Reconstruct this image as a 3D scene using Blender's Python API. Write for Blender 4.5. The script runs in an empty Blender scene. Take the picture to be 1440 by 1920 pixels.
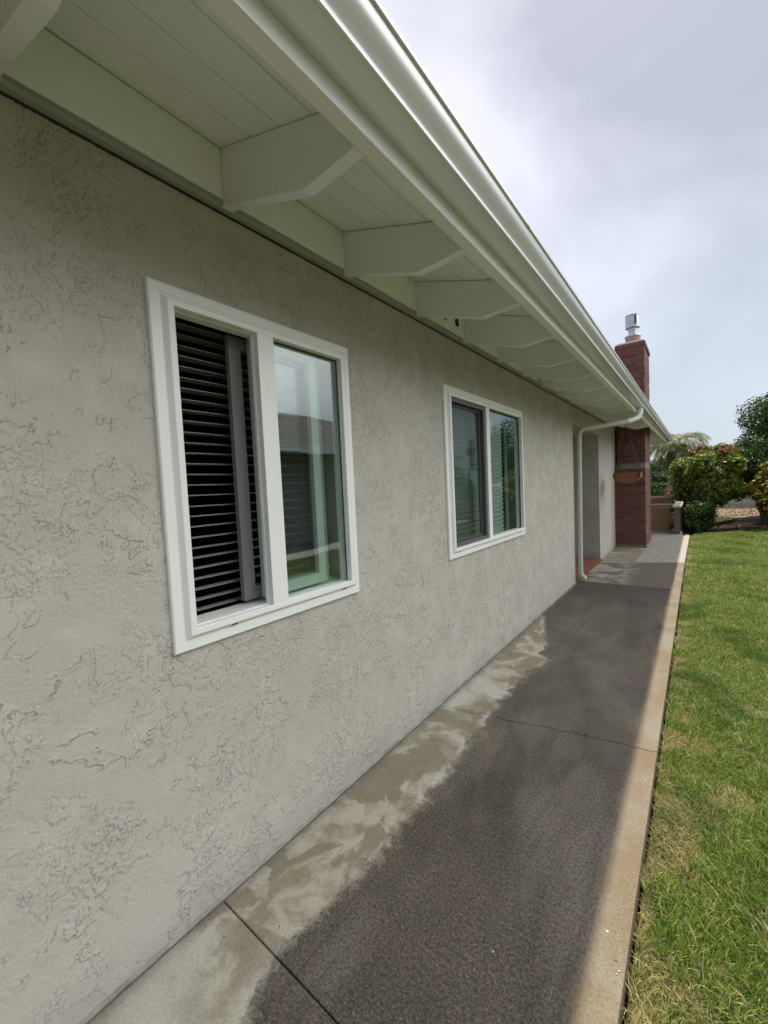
import bpy, bmesh, math, random
import numpy as np
from mathutils import Vector, Matrix, noise as mnoise

rng = np.random.default_rng(7)
random.seed(7)
SC = bpy.context.scene
COL = SC.collection

# ------------------------------------------------------------------ camera
H = 1.38
cd = bpy.data.cameras.new("camera")
cam = bpy.data.objects.new("camera", cd)
COL.objects.link(cam)
Rm = ((0.7964217, 0.6029489, -0.0465297), (-0.0031335, -0.0728260, -0.9973397), (-0.6047335, 0.7944484, -0.0561109))
cam.matrix_world = Matrix(((Rm[0][0], -Rm[1][0], -Rm[2][0], 0), (Rm[0][1], -Rm[1][1], -Rm[2][1], 0), (Rm[0][2], -Rm[1][2], -Rm[2][2], H), (0, 0, 0, 1)))
cd.sensor_fit = 'VERTICAL'; cd.sensor_height = 24.0; cd.sensor_width = 18.0
cd.lens = 24.0 * 774.47 / 1920.0
cd.clip_start = 0.02; cd.clip_end = 2000
SC.camera = cam

# ------------------------------------------------------------------ light
SUN = Vector((-0.117, 0.42, 1.0)).normalized()
w = bpy.data.worlds.new("World"); SC.world = w; w.use_nodes = True
nt = w.node_tree; N = nt.nodes; L = nt.links; N.clear()
def wn(t, **k):
    n = N.new(t)
    for a, b in k.items(): setattr(n, a, b)
    return n
out = wn('ShaderNodeOutputWorld'); bg = wn('ShaderNodeBackground'); bg.inputs[1].default_value = 0.1
sky = wn('ShaderNodeTexSky', sky_type='NISHITA', sun_disc=False)
sky.sun_elevation = math.asin(SUN.z); sky.sun_rotation = math.atan2(SUN.x, SUN.y)
sky.air_density = 1.2; sky.dust_density = 2.0
tc = wn('ShaderNodeTexCoord')
mp = wn('ShaderNodeMapping'); mp.inputs['Scale'].default_value = (1.0, 1.0, 1.3); mp.inputs['Location'].default_value = (3.1, 1.2, 0.4)
nz = wn('ShaderNodeTexNoise'); nz.inputs['Scale'].default_value = 2.3; nz.inputs['Detail'].default_value = 5.0; nz.inputs['Roughness'].default_value = 0.45; nz.inputs['Distortion'].default_value = 0.3
cr = wn('ShaderNodeValToRGB')
cr.color_ramp.elements[0].position = 0.38; cr.color_ramp.elements[0].color = (3.6, 3.75, 4.4, 1)
cr.color_ramp.elements[1].position = 0.62; cr.color_ramp.elements[1].color = (6.3, 6.3, 7.0, 1)
L.new(tc.outputs['Generated'], mp.inputs['Vector']); L.new(mp.outputs[0], nz.inputs['Vector']); L.new(nz.outputs['Fac'], cr.inputs[0])
# paler, bluer veil toward the horizon
sep = wn('ShaderNodeSeparateXYZ'); L.new(tc.outputs['Generated'], sep.inputs[0])
mr = wn('ShaderNodeMapRange'); mr.inputs[1].default_value = 0.0; mr.inputs[2].default_value = 0.55; mr.inputs[3].default_value = 1.0; mr.inputs[4].default_value = 0.0
L.new(sep.outputs['Z'], mr.inputs[0])
mx = wn('ShaderNodeMix', data_type='RGBA'); L.new(mr.outputs[0], mx.inputs[0]); L.new(cr.outputs[0], mx.inputs[6]); mx.inputs[7].default_value = (4.2, 4.85, 5.5, 1)
# bright zone added to the unseen sky as fill for the shaded wall
dt = wn('ShaderNodeVectorMath', operation='DOT_PRODUCT'); dt.inputs[1].default_value = (0.66, 0.33, 0.68); L.new(tc.outputs['Generated'], dt.inputs[0])
mr2 = wn('ShaderNodeMapRange', interpolation_type='SMOOTHSTEP'); mr2.inputs[1].default_value = 0.72; mr2.inputs[2].default_value = 0.98; mr2.inputs[3].default_value = 1.0; mr2.inputs[4].default_value = 4.1
L.new(dt.outputs['Value'], mr2.inputs[0])
sc0 = wn('ShaderNodeMix', data_type='RGBA'); m01 = wn('ShaderNodeMapRange'); m01.inputs[1].default_value = 1.0; m01.inputs[2].default_value = 2.2; L.new(mr2.outputs[0], m01.inputs[0])
L.new(m01.outputs[0], sc0.inputs[0]); L.new(mx.outputs[2], sc0.inputs[6]); sc0.inputs[7].default_value = (6.25, 6.2, 6.15, 1)
sc1 = wn('ShaderNodeVectorMath', operation='SCALE'); L.new(sc0.outputs[2], sc1.inputs[0]); L.new(mr2.outputs[0], sc1.inputs['Scale'])
mx2 = wn('ShaderNodeMix', data_type='RGBA'); mx2.inputs[0].default_value = 0.88
L.new(sky.outputs[0], mx2.inputs[6]); L.new(sc1.outputs[0], mx2.inputs[7])
L.new(mx2.outputs[2], bg.inputs[0]); L.new(bg.outputs[0], out.inputs[0])

sl = bpy.data.lights.new("sun", 'SUN'); sl.energy = 3.5; sl.angle = math.radians(0.8); sl.color = (1.0, 0.94, 0.84)
so = bpy.data.objects.new("sun", sl); COL.objects.link(so); so.rotation_euler = SUN.to_track_quat('Z', 'Y').to_euler(); so.location = (0, 0, 30)
SC.view_settings.view_transform = 'Standard'; SC.view_settings.look = 'None'; SC.view_settings.gamma = 1.0
SC.view_settings.exposure = 0.60
SC.render.engine = 'CYCLES'
SC.cycles.max_bounces = 10; SC.cycles.diffuse_bounces = 5; SC.cycles.transparent_max_bounces = 16

# ------------------------------------------------------------------ object helpers
def link(name, me, mat=None, parent=None, smooth=False):
    if mat is not None:
        for m in (mat if isinstance(mat, (list, tuple)) else [mat]): me.materials.append(m)
    if smooth: me.polygons.foreach_set('use_smooth', [True] * len(me.polygons))
    o = bpy.data.objects.new(name, me); COL.objects.link(o)
    if parent is not None: o.parent = parent
    return o
def tag(o, label=None, cat=None, group=None, kind=None):
    if label: o['label'] = label
    if cat: o['category'] = cat
    if group: o['group'] = group
    if kind: o['kind'] = kind
    return o
def thing(name, label, cat, group=None):
    o = bpy.data.objects.new(name, None); COL.objects.link(o); o.empty_display_size = 0.2
    return tag(o, label, cat, group)
class MB:
    """collects shapes into one mesh (all in world coordinates)"""
    def __init__(s): s.v = []; s.f = []
    def add(s, vs, fs):
        b = len(s.v); s.v += [tuple(v) for v in vs]; s.f += [tuple(i + b for i in f) for f in fs]; return s
    def box(s, x0, x1, y0, y1, z0, z1):
        return s.add([(x0,y0,z0),(x1,y0,z0),(x1,y1,z0),(x0,y1,z0),(x0,y0,z1),(x1,y0,z1),(x1,y1,z1),(x0,y1,z1)],
              [(0,3,2,1),(4,5,6,7),(0,1,5,4),(1,2,6,5),(2,3,7,6),(3,0,4,7)])
    def quad(s, a, b, c, d): return s.add([a, b, c, d], [(0, 1, 2, 3)])
    def prism_y(s, prof, y0, y1, cap=True):          # profile of (x,z), counterclockwise seen from -Y
        n = len(prof); vs = [(x, y0, z) for x, z in prof] + [(x, y1, z) for x, z in prof]
        fs = [(i, (i + 1) % n, n + (i + 1) % n, n + i) for i in range(n)]
        if cap: fs += [tuple(range(n - 1, -1, -1)), tuple(range(n, 2 * n))]
        return s.add(vs, fs)
    def strip_y(s, prof, y0, y1, cuts=1):            # open sheet swept along Y
        n = len(prof)
        for c in range(cuts):
            a = y0 + (y1 - y0) * c / cuts; b = y0 + (y1 - y0) * (c + 1) / cuts
            s.add([(x, a, z) for x, z in prof] + [(x, b, z) for x, z in prof], [(i, i + 1, n + i + 1, n + i) for i in range(n - 1)])
        return s
    def prism_z(s, pts, z0, z1):
        n = len(pts); vs = [(x, y, z0) for x, y in pts] + [(x, y, z1) for x, y in pts]
        return s.add(vs, [(i, (i + 1) % n, n + (i + 1) % n, n + i) for i in range(n)] + [tuple(range(n - 1, -1, -1)), tuple(range(n, 2 * n))])
    def ring(s, y0, y1, z0, z1, prof):               # mitred frame in a wall facing +X; prof = (inset, x)
        n = len(prof); vs = []
        for cy, cz, sy, sz in ((y0, z0, 1, 1), (y1, z0, -1, 1), (y1, z1, -1, -1), (y0, z1, 1, -1)):
            vs += [(x, cy + sy * i, cz + sz * i) for i, x in prof]
        fs = []
        for k in range(4):
            a = k * n; b = ((k + 1) % 4) * n
            fs += [(a + i, b + i, b + i + 1, a + i + 1) for i in range(n - 1)]
        return s.add(vs, fs)
    def tube(s, pts, r, seg=10, cap=True, squash=1.0):
        pts = [Vector(p) for p in pts]; n = len(pts); rs = r if isinstance(r, (list, tuple)) else [r] * n
        vs = []; up = None
        for i, p in enumerate(pts):
            d = (pts[min(i + 1, n - 1)] - pts[max(i - 1, 0)]).normalized()
            if up is None:
                up = Vector((0, 0, 1)) if abs(d.z) < 0.9 else Vector((0, 1, 0))
            a = d.cross(up).normalized(); up = a.cross(d).normalized()
            for k in range(seg):
                t = 2 * math.pi * k / seg
                vs.append(p + (a * math.cos(t) + up * math.sin(t) * squash) * rs[i])
        fs = [(i * seg + k, i * seg + (k + 1) % seg, (i + 1) * seg + (k + 1) % seg, (i + 1) * seg + k) for i in range(n - 1) for k in range(seg)]
        if cap: fs += [tuple(range(seg - 1, -1, -1)), tuple((n - 1) * seg + k for k in range(seg))]
        return s.add(vs, fs)
    def lathe(s, cx, cy, prof, seg=28):
        n = len(prof); vs = [(cx + r * math.cos(2 * math.pi * k / seg), cy + r * math.sin(2 * math.pi * k / seg), z) for r, z in prof for k in range(seg)]
        return s.add(vs, [(i * seg + k, i * seg + (k + 1) % seg, (i + 1) * seg + (k + 1) % seg, (i + 1) * seg + k) for i in range(n - 1) for k in range(seg)])
    def build(s, name, mat, parent=None, bevel=0, smooth=False, seg=2, recalc=True):
        me = bpy.data.meshes.new(name); me.from_pydata(s.v, [], s.f)
        if recalc or bevel:
            bm = bmesh.new(); bm.from_mesh(me)
            if bevel:
                bmesh.ops.remove_doubles(bm, verts=bm.verts, dist=1e-5)
            if recalc: bmesh.ops.recalc_face_normals(bm, faces=bm.faces)
            if bevel:
                ed = [e for e in bm.edges if len(e.link_faces) == 2 and e.calc_face_angle(0) > 0.35]
                bmesh.ops.bevel(bm, geom=ed, offset=bevel, segments=seg, affect='EDGES', profile=0.6)
            bm.to_mesh(me); bm.free()
        me.update()
        o = link(name, me, mat, parent, smooth)
        if smooth:
            try: me.set_sharp_from_angle(angle=math.radians(38))
            except Exception: pass
        return o
def arr_mesh(name, V, Q, mat, parent=None, smooth=False):
    me = bpy.data.meshes.new(name); V = np.asarray(V, np.float32); Q = np.asarray(Q, np.int32); k = Q.shape[1]
    me.vertices.add(len(V)); me.vertices.foreach_set('co', V.ravel())
    me.loops.add(Q.size); me.loops.foreach_set('vertex_index', Q.ravel())
    me.polygons.add(len(Q)); me.polygons.foreach_set('loop_start', np.arange(0, Q.size, k, dtype=np.int32))
    me.update(calc_edges=True); me.validate()
    if smooth: me.polygons.foreach_set('use_smooth', np.ones(len(Q), bool))
    return link(name, me, mat, parent)

# ------------------------------------------------------------------ material helpers
class Mat:
    def __init__(s, name):
        s.m = bpy.data.materials.new(name); s.m.use_nodes = True; s.nt = s.m.node_tree; s.N = s.nt.nodes; s.L = s.nt.links
        s.b = s.N['Principled BSDF']; s.tc = s.N.new('ShaderNodeTexCoord')
    def node(s, t, ins=None, **k):
        n = s.N.new(t)
        for a, b in k.items(): setattr(n, a, b)
        if ins:
            for a, b in ins.items():
                if hasattr(b, 'links'): s.L.new(b, n.inputs[a])
                else: n.inputs[a].default_value = b
        return n
    def map(s, scale=(1, 1, 1), loc=(0, 0, 0), rot=(0, 0, 0)):
        return s.node('ShaderNodeMapping', {'Vector': s.tc.outputs['Object'], 'Scale': scale, 'Location': loc, 'Rotation': rot}).outputs[0]
    def noise(s, scale, detail=4, rough=0.5, dist=0.0, vec=None):
        return s.node('ShaderNodeTexNoise', {'Vector': vec or s.tc.outputs['Object'], 'Scale': scale, 'Detail': detail, 'Roughness': rough, 'Distortion': dist}).outputs['Fac']
    def ramp(s, fac, stops):
        n = s.node('ShaderNodeValToRGB', {0: fac}); e = n.color_ramp.elements
        while len(e) < len(stops): e.new(0.5)
        for i, (p, c) in enumerate(stops):
            e[i].position = p; e[i].color = (*c, 1) if isinstance(c, (tuple, list)) else (c, c, c, 1)
        return n.outputs[0]
    def smooth(s, val, a, b, lo=0.0, hi=1.0):
        return s.node('ShaderNodeMapRange', {0: val, 1: a, 2: b, 3: lo, 4: hi}, interpolation_type='SMOOTHSTEP').outputs[0]
    def mix(s, f, a, b, mode='MIX'):
        n = s.node('ShaderNodeMix', data_type='RGBA', blend_type=mode)
        for i, x in ((0, f), (6, a), (7, b)):
            if hasattr(x, 'links'): s.L.new(x, n.inputs[i])
            elif isinstance(x, (tuple, list)): n.inputs[i].default_value = (*x, 1)
            else: n.inputs[i].default_value = x
        return n.outputs[2]
    def math(s, op, a, b=0.0, c=0.0):
        n = s.node('ShaderNodeMath', operation=op)
        for i, x in enumerate((a, b, c)):
            if hasattr(x, 'links'): s.L.new(x, n.inputs[i])
            else: n.inputs[i].default_value = x
        return n.outputs[0]
    def xyz(s):
        n = s.node('ShaderNodeSeparateXYZ', {0: s.tc.outputs['Object']}); return n.outputs
    def base(s, c):
        if hasattr(c, 'links'): s.L.new(c, s.b.inputs['Base Color'])
        else: s.b.inputs['Base Color'].default_value = (*c, 1)
        return s
    def set(s, **k):
        for a, b in k.items():
            a = a.replace('_', ' ')
            if hasattr(b, 'links'): s.L.new(b, s.b.inputs[a])
            else: s.b.inputs[a].default_value = b
        return s
    def bump(s, h, dist=0.01, strength=1.0):
        n = s.node('ShaderNodeBump', {'Height': h, 'Distance': dist, 'Strength': strength}); s.L.new(n.outputs[0], s.b.inputs['Normal']); return s

def m_stucco():
    M = Mat('stucco')
    n1 = M.noise(14.0, 7, 0.62, 0.6); p1 = M.smooth(n1, 0.52, 0.545)
    fine = M.noise(240.0, 3, 0.65); med = M.noise(85.0, 4, 0.6)
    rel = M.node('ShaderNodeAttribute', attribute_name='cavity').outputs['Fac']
    h = M.math('ADD', M.math('MULTIPLY', fine, 0.45), M.math('MULTIPLY', med, 0.75))
    far = M.smooth(M.xyz()[1], 5.9, 5.95)
    h = M.math('ADD', h, M.math('MULTIPLY', M.math('MULTIPLY', p1, far), 1.6))
    tone = M.mix(M.noise(1.3, 4, 0.55), (0.470, 0.450, 0.398), (0.535, 0.515, 0.458))
    tone = M.mix(M.smooth(M.noise(6.0, 5, 0.6), 0.45, 0.75), tone, (0.565, 0.545, 0.485))
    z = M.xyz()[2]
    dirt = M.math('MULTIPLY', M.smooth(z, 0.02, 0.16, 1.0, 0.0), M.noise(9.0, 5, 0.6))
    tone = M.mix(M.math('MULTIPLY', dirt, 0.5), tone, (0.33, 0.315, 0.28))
    col = M.mix(M.math('MULTIPLY', rel, 0.50), tone, (0.12, 0.11, 0.09))  # crevice shade painted into the colour on top of the real relief
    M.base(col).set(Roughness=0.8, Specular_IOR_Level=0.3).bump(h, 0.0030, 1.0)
    return M.m
def m_paint(name, c=(0.78, 0.81, 0.77), rough=0.5, bump=0.0008, var=0.04, marks=False, grain=False):
    M = Mat(name); c2 = tuple(x * (1 - var * 2) for x in c)
    col = M.mix(M.noise(3.0, 5, 0.6), c, c2)
    if marks:
        scr = M.smooth(M.noise(9, 6, 0.75, 1.5, M.map((1, 1, 5))), 0.69, 0.74)
        col = M.mix(M.math('MULTIPLY', scr, 0.45), col, (0.35, 0.35, 0.30))
    hh = M.noise(120, 3, 0.6)
    if grain:
        gr = M.noise(6, 6, 0.7, 0.4, M.map((14, 0.9, 14))); hh = M.math('ADD', hh, M.math('MULTIPLY', gr, 2.0)); col = M.mix(M.math('MULTIPLY', M.smooth(gr, 0.56, 0.75), 0.10), col, (0.55, 0.56, 0.52))
    M.base(col).set(Roughness=rough).bump(hh, bump)
    return M.m
def m_vinyl():
    M = Mat('white_vinyl')
    smear = M.smooth(M.noise(14, 6, 0.75, 1.2, M.map((1, 1, 0.25))), 0.63, 0.72)
    col = M.mix(M.math('MULTIPLY', smear, 0.35), (0.86, 0.88, 0.85), (0.55, 0.55, 0.48))
    M.base(col).set(Roughness=0.38).bump(M.noise(30, 3, 0.5), 0.0006)
    return M.m
def m_gutter():
    M = Mat('gutter_aluminium')
    col = M.mix(M.noise(2.0, 5, 0.6, 0, M.map((3, .4, 3))), (0.74, 0.77, 0.75), (0.66, 0.69, 0.67))
    M.base(col).set(Roughness=0.27, Metallic=0.25, Specular_IOR_Level=0.8).bump(M.noise(5, 3, 0.5, 0, M.map((1, .35, 1))), 0.0010)
    return M.m
def m_concrete_path():
    M = Mat('path_concrete'); X, Y, Z = M.xyz()
    grain = M.math('ADD', M.math('MULTIPLY', M.noise(240, 2, 0.7), 0.5), M.math('MULTIPLY', M.noise(95, 3, 0.7), 0.5)); mott = M.noise(9, 6, 0.62, 0.3); big = M.noise(1.7, 5, 0.55, 0.2)
    wob = M.math('MULTIPLY', M.math('SUBTRACT', M.noise(2.6, 6, 0.6, 0.1), 0.5), 0.34)
    xw = M.math('ADD', X, wob)
    # mildew-dark middle of the walk
    dark = M.mix(M.noise(4.2, 6, 0.62, 0.6), (0.055, 0.047, 0.037), (0.112, 0.096, 0.074))
    spk = M.smooth(M.noise(120, 2, 0.6), 0.58, 0.68); dark = M.mix(M.math('MULTIPLY', spk, 0.42), dark, (0.24, 0.215, 0.18))
    dark = M.mix(M.smooth(M.noise(2.0, 5, 0.6, 0.3, M.map((1.2, 0.5, 1), (5, 3, 0))), 0.45, 0.62), dark, (0.128, 0.112, 0.088))
    dark = M.mix(M.math('MULTIPLY', M.smooth(M.math('ADD', Y, M.math('MULTIPLY', wob, 2.5)), 4.3, 5.6), 0.7), dark, (0.034, 0.031, 0.026))
    dark = M.mix(M.math('MULTIPLY', M.smooth(M.noise(1.3, 5, 0.62, 0.8, M.map((2.6, 0.7, 1), (1, 9, 0))), 0.48, 0.70), 0.5), dark, (0.033, 0.030, 0.026))
    dark = M.mix(M.math('MULTIPLY', M.smooth(M.noise(7.0, 5, 0.65, 0.5), 0.52, 0.66), 0.35), dark, (0.105, 0.086, 0.070))
    # washed pale strip against the wall, brown blotches in it
    pale = M.mix(M.smooth(mott, 0.36, 0.6), (0.235, 0.205, 0.14), (0.40, 0.375, 0.30))
    pale = M.mix(M.smooth(M.noise(3.1, 6, 0.62, 0.5, M.map((1.0, 0.8, 1), (9, 1, 0))), 0.475, 0.515), pale, M.mix(M.noise(16, 5, 0.65), (0.165, 0.140, 0.092), (0.285, 0.25, 0.185)))
    pale = M.mix(M.smooth(M.noise(1.4, 4, 0.6, 0.4), 0.52, 0.66), pale, (0.43, 0.42, 0.37))
    lim = M.smooth(Y, 3.1, 5.0, -0.985, -1.42)
    lim = M.math('ADD', lim, M.smooth(Y, 0.1, 0.75, 0.16, 0.0))
    dpal = M.math('SUBTRACT', xw, lim)
    fpal = M.smooth(M.math('ADD', dpal, M.math('MULTIPLY', M.math('SUBTRACT', M.noise(22, 5, 0.7), 0.5), 0.16)), -0.035, 0.045, 1.0, 0.0)
    rim = M.smooth(M.math('ABSOLUTE', M.math('ADD', dpal, 0.012)), 0.0, 0.025, 1.0, 0.0)
    # tan bare edge on the lawn side; sunlit contrast painted from the shadow line
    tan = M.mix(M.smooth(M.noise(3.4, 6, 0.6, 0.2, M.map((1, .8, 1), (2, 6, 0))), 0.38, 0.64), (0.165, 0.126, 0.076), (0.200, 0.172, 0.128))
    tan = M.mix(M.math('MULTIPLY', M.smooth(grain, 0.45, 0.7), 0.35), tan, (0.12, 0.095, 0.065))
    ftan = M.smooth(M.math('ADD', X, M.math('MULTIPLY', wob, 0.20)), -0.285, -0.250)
    col = M.mix(fpal, dark, pale)
    col = M.mix(M.math('MULTIPLY', M.math('MULTIPLY', rim, 0.5), M.smooth(M.noise(3.3, 4, 0.6), 0.42, 0.6)), col, (0.52, 0.51, 0.49))
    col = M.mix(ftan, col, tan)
    # darker margin along the wall joint
    wall_margin = M.smooth(M.math('ADD', X, M.math('MULTIPLY', wob, 0.18)), -1.305, -1.24, 1.0, 0.0)
    col = M.mix(M.math('MULTIPLY', wall_margin, 0.6), col, (0.13, 0.125, 0.115))
    # far slabs: washed tan with pale swirls, then clean grey
    sw = M.noise(2.6, 6, 0.6, 0.7, M.map((1.0, 0.9, 1), (1, 7, 0)))
    mid = M.mix(M.smooth(sw, 0.42, 0.60), (0.105, 0.092, 0.070), (0.27, 0.25, 0.205))
    mid = M.mix(M.smooth(M.math('ADD', X, wob), -0.95, -0.62), mid, (0.100, 0.088, 0.066))
    fm = M.smooth(Y, 6.025, 6.03); col = M.mix(M.math('MULTIPLY', fm, M.math('SUBTRACT', 1.0, ftan)), col, mid)
    grey = M.mix(M.smooth(mott, 0.35, 0.65), (0.20, 0.188, 0.165), (0.29, 0.272, 0.24))
    greyL = M.mix(M.smooth(M.noise(2.2, 5, 0.6, 1.0, M.map((.7, 1.6, 1))), 0.4, 0.62), (0.16, 0.14, 0.105), (0.28, 0.25, 0.20))
    grey = M.mix(M.smooth(X, -0.83, -0.815), greyL, grey)
    grey = M.mix(ftan, grey, (0.33, 0.30, 0.25))  # sunlit edge painted paler on the grey slab too
    col = M.mix(M.smooth(M.math('SUBTRACT', Y, M.math('MULTIPLY', X, 0.42)), 8.035, 8.045), col, grey)
    g2 = M.smooth(grain, 0.38, 0.62, 0.48, 1.62)
    g3 = M.smooth(grain, 0.38, 0.62, 0.86, 1.12)
    gsel = M.math('SUBTRACT', 1.0, M.math('MAXIMUM', fpal, M.math('MULTIPLY', ftan, 0.75)))
    gsel = M.math('MULTIPLY', gsel, M.smooth(Y, 6.02, 6.03, 1.0, 0.35))
    col = M.mix(1.0, col, M.mix(gsel, g3, g2), 'MULTIPLY')
    spots = M.smooth(M.node('ShaderNodeTexVoronoi', {'Vector': M.tc.outputs['Object'], 'Scale': 7.0}).outputs['Distance'], 0.018, 0.03, 1.0, 0.0)
    col = M.mix(M.math('MULTIPLY', spots, 0.7), col, (0.62, 0.60, 0.56))
    hgt = M.math('ADD', M.math('MULTIPLY', grain, 0.5), M.math('MULTIPLY', mott, 0.5))
    M.base(col).set(Roughness=0.85, Specular_IOR_Level=0.3).bump(hgt, 0.0035, 0.9)
    return M.m
def m_simple(name, a, b, scale=6, rough=0.8, bump=0.002, bscale=60, detail=5, stretch=(1, 1, 1), **k):
    M = Mat(name); col = M.mix(M.smooth(M.noise(scale, detail, 0.6, 0.2, M.map(stretch)), 0.3, 0.7), a, b)
    M.base(col).set(Roughness=rough, **k).bump(M.noise(bscale, 4, 0.6, 0, M.map(stretch)), bump)
    return M.m
def m_brick():
    M = Mat('red_slump_brick'); X, Y, Z = M.xyz()
    u = M.math('ADD', X, Y)
    cmb = M.node('ShaderNodeCombineXYZ', {0: u, 1: Z, 2: 0.0}).outputs[0]
    dn = M.node('ShaderNodeTexNoise', {'Vector': cmb, 'Scale': 9.0, 'Detail': 3.0})
    off = M.node('ShaderNodeVectorMath', {0: dn.outputs['Color'], 1: (0.5, 0.5, 0.5)}, operation='SUBTRACT').outputs[0]
    off = M.node('ShaderNodeVectorMath', {0: off, 'Scale': 0.012}, operation='SCALE').outputs[0]
    v = M.node('ShaderNodeVectorMath', {0: cmb, 1: off}, operation='ADD').outputs[0]
    br = M.node('ShaderNodeTexBrick', {'Vector': v, 'Scale': 1.0, 'Mortar Size': 0.0065, 'Mortar Smooth': 0.35, 'Bias': -0.2, 'Brick Width': 0.29, 'Row Height': 0.092,
                'Color1': (0.150, 0.054, 0.040, 1), 'Color2': (0.055, 0.021, 0.018, 1), 'Mortar': (0.27, 0.17, 0.15, 1)})
    br.offset = 0.5
    col = M.mix(M.math('MULTIPLY', M.noise(26, 5, 0.65), 0.5), br.outputs['Color'], (0.16, 0.075, 0.065))
    eff = M.smooth(M.noise(7, 5, 0.7, 0.4), 0.56, 0.72); col = M.mix(M.math('MULTIPLY', eff, 0.25), col, (0.33, 0.24, 0.21))
    h = M.math('ADD', M.math('MULTIPLY', br.outputs['Fac'], -1.0), M.math('MULTIPLY', M.noise(45, 4, 0.6), 0.45))
    M.base(col).set(Roughness=0.85).bump(h, 0.008, 1.0)
    return M.m
def m_wood(name, a, b, axis=2):
    st = [14, 14, 14]; st[axis] = 0.7
    M = Mat(name); g = M.noise(3.0, 6, 0.65, 0.6, M.map(tuple(st))); col = M.mix(M.smooth(g, 0.3, 0.72), a, b)
    col = M.mix(M.math('MULTIPLY', M.noise(2.5, 4), 0.3), col, tuple(x * 0.6 for x in a))
    M.base(col).set(Roughness=0.75).bump(g, 0.002)
    return M.m
def m_leaf(name, stops, rough=0.42, transl=0.25, hue_noise=None):
    M = Mat(name)
    geo = M.node('ShaderNodeNewGeometry')
    col = M.ramp(geo.outputs['Random Per Island'], stops)
    if hue_noise:
        sc, tint, lo, hi = hue_noise; col = M.mix(M.smooth(M.noise(sc, 4, 0.6), lo, hi), col, tint)
    M.base(col).set(Roughness=rough, Specular_IOR_Level=0.22)
    tr = M.node('ShaderNodeBsdfTranslucent', {0: M.mix(1.0, col, (1.25, 1.35, 0.6), 'MULTIPLY')})
    ms = M.node('ShaderNodeMixShader', {0: transl, 1: M.b.outputs[0], 2: tr.outputs[0]})
    M.L.new(ms.outputs[0], M.N['Material Output'].inputs[0])
    return M.m
def m_grass():
    M = Mat('grass_blades'); geo = M.node('ShaderNodeNewGeometry')
    r = geo.outputs['Random Per Island']; X, Y, Z = M.xyz()
    green = M.ramp(r, [(0.0, (0.055, 0.125, 0.008)), (0.35, (0.12, 0.215, 0.014)), (0.65, (0.21, 0.305, 0.03)), (0.84, (0.36, 0.39, 0.09)), (0.93, (0.50, 0.45, 0.20)), (1.0, (0.66, 0.60, 0.38))])
    dry = M.ramp(r, [(0.0, (0.20, 0.22, 0.05)), (0.4, (0.46, 0.38, 0.16)), (1.0, (0.72, 0.58, 0.36))])
    n = M.noise(3.6, 5, 0.62, 0.4); edge = M.smooth(X, -0.16, 0.10, 0.17, 0.0); near = M.smooth(Y, 1.0, 4.5, 0.03, -0.05)
    fd = M.smooth(M.math('ADD', M.math('ADD', n, edge), near), 0.57, 0.69)
    col = M.mix(M.math('MULTIPLY', fd, 0.8), green, dry)
    col = M.mix(M.smooth(M.noise(1.1, 4, 0.6, 0.5, M.map((1, .7, 1), (8, 8, 0))), 0.48, 0.66, 0.0, 0.25), col, (0.27, 0.36, 0.09))
    col = M.mix(M.smooth(M.noise(1.7, 5, 0.62, 0.5, M.map((1, .7, 1), (3, 5, 0))), 0.50, 0.62, 0.0, 0.6), col, (0.055, 0.14, 0.010))
    M.base(col).set(Roughness=0.5, Specular_IOR_Level=0.4)
    tr = M.node('ShaderNodeBsdfTranslucent', {0: col}); ms = M.node('ShaderNodeMixShader', {0: 0.35, 1: M.b.outputs[0], 2: tr.outputs[0]})
    M.L.new(ms.outputs[0], M.N['Material Output'].inputs[0])
    return M.m
def m_glass(name, tint=(0.62, 0.80, 0.72), f0=0.10):
    M = Mat(name); M.N.remove(M.b)
    lw_ = M.node('ShaderNodeLayerWeight', {'Blend': 0.5}).outputs['Facing']
    fr = M.math('ADD', M.math('MULTIPLY', M.math('POWER', lw_, 5.0), 1.0 - f0), f0)
    bp = M.node('ShaderNodeBump', {'Height': M.noise(2.5, 2), 'Distance': 0.004, 'Strength': 0.4})
    gl = M.node('ShaderNodeBsdfGlossy', {0: (0.92, 0.95, 1.0, 1), 'Roughness': 0.0}); M.L.new(bp.outputs[0], gl.inputs['Normal'])
    tp = M.node('ShaderNodeBsdfTransparent', {0: (*tint, 1)})
    ms = M.node('ShaderNodeMixShader', {0: fr, 1: tp.outputs[0], 2: gl.outputs[0]})
    M.L.new(ms.outputs[0], M.N['Material Output'].inputs[0])
    return M.m
def m_screen():
    M = Mat('insect_screen'); M.N.remove(M.b)
    df = M.node('ShaderNodeBsdfDiffuse', {0: (0.03, 0.032, 0.035, 1)}); tp = M.node('ShaderNodeBsdfTransparent', {0: (0.9, 0.9, 0.9, 1)})
    v = M.node('ShaderNodeTexWave', {'Vector': M.tc.outputs['Object'], 'Scale': 140.0}, wave_type='BANDS', bands_direction='Y').outputs['Fac']
    v2 = M.node('ShaderNodeTexWave', {'Vector': M.tc.outputs['Object'], 'Scale': 140.0}, wave_type='BANDS', bands_direction='Z').outputs['Fac']
    f = M.smooth(M.math('MAXIMUM', v, v2), 0.78, 0.95, 0.06, 0.6)
    ms = M.node('ShaderNodeMixShader', {0: f, 1: tp.outputs[0], 2: df.outputs[0]})
    M.L.new(ms.outputs[0], M.N['Material Output'].inputs[0])
    return M.m

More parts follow.
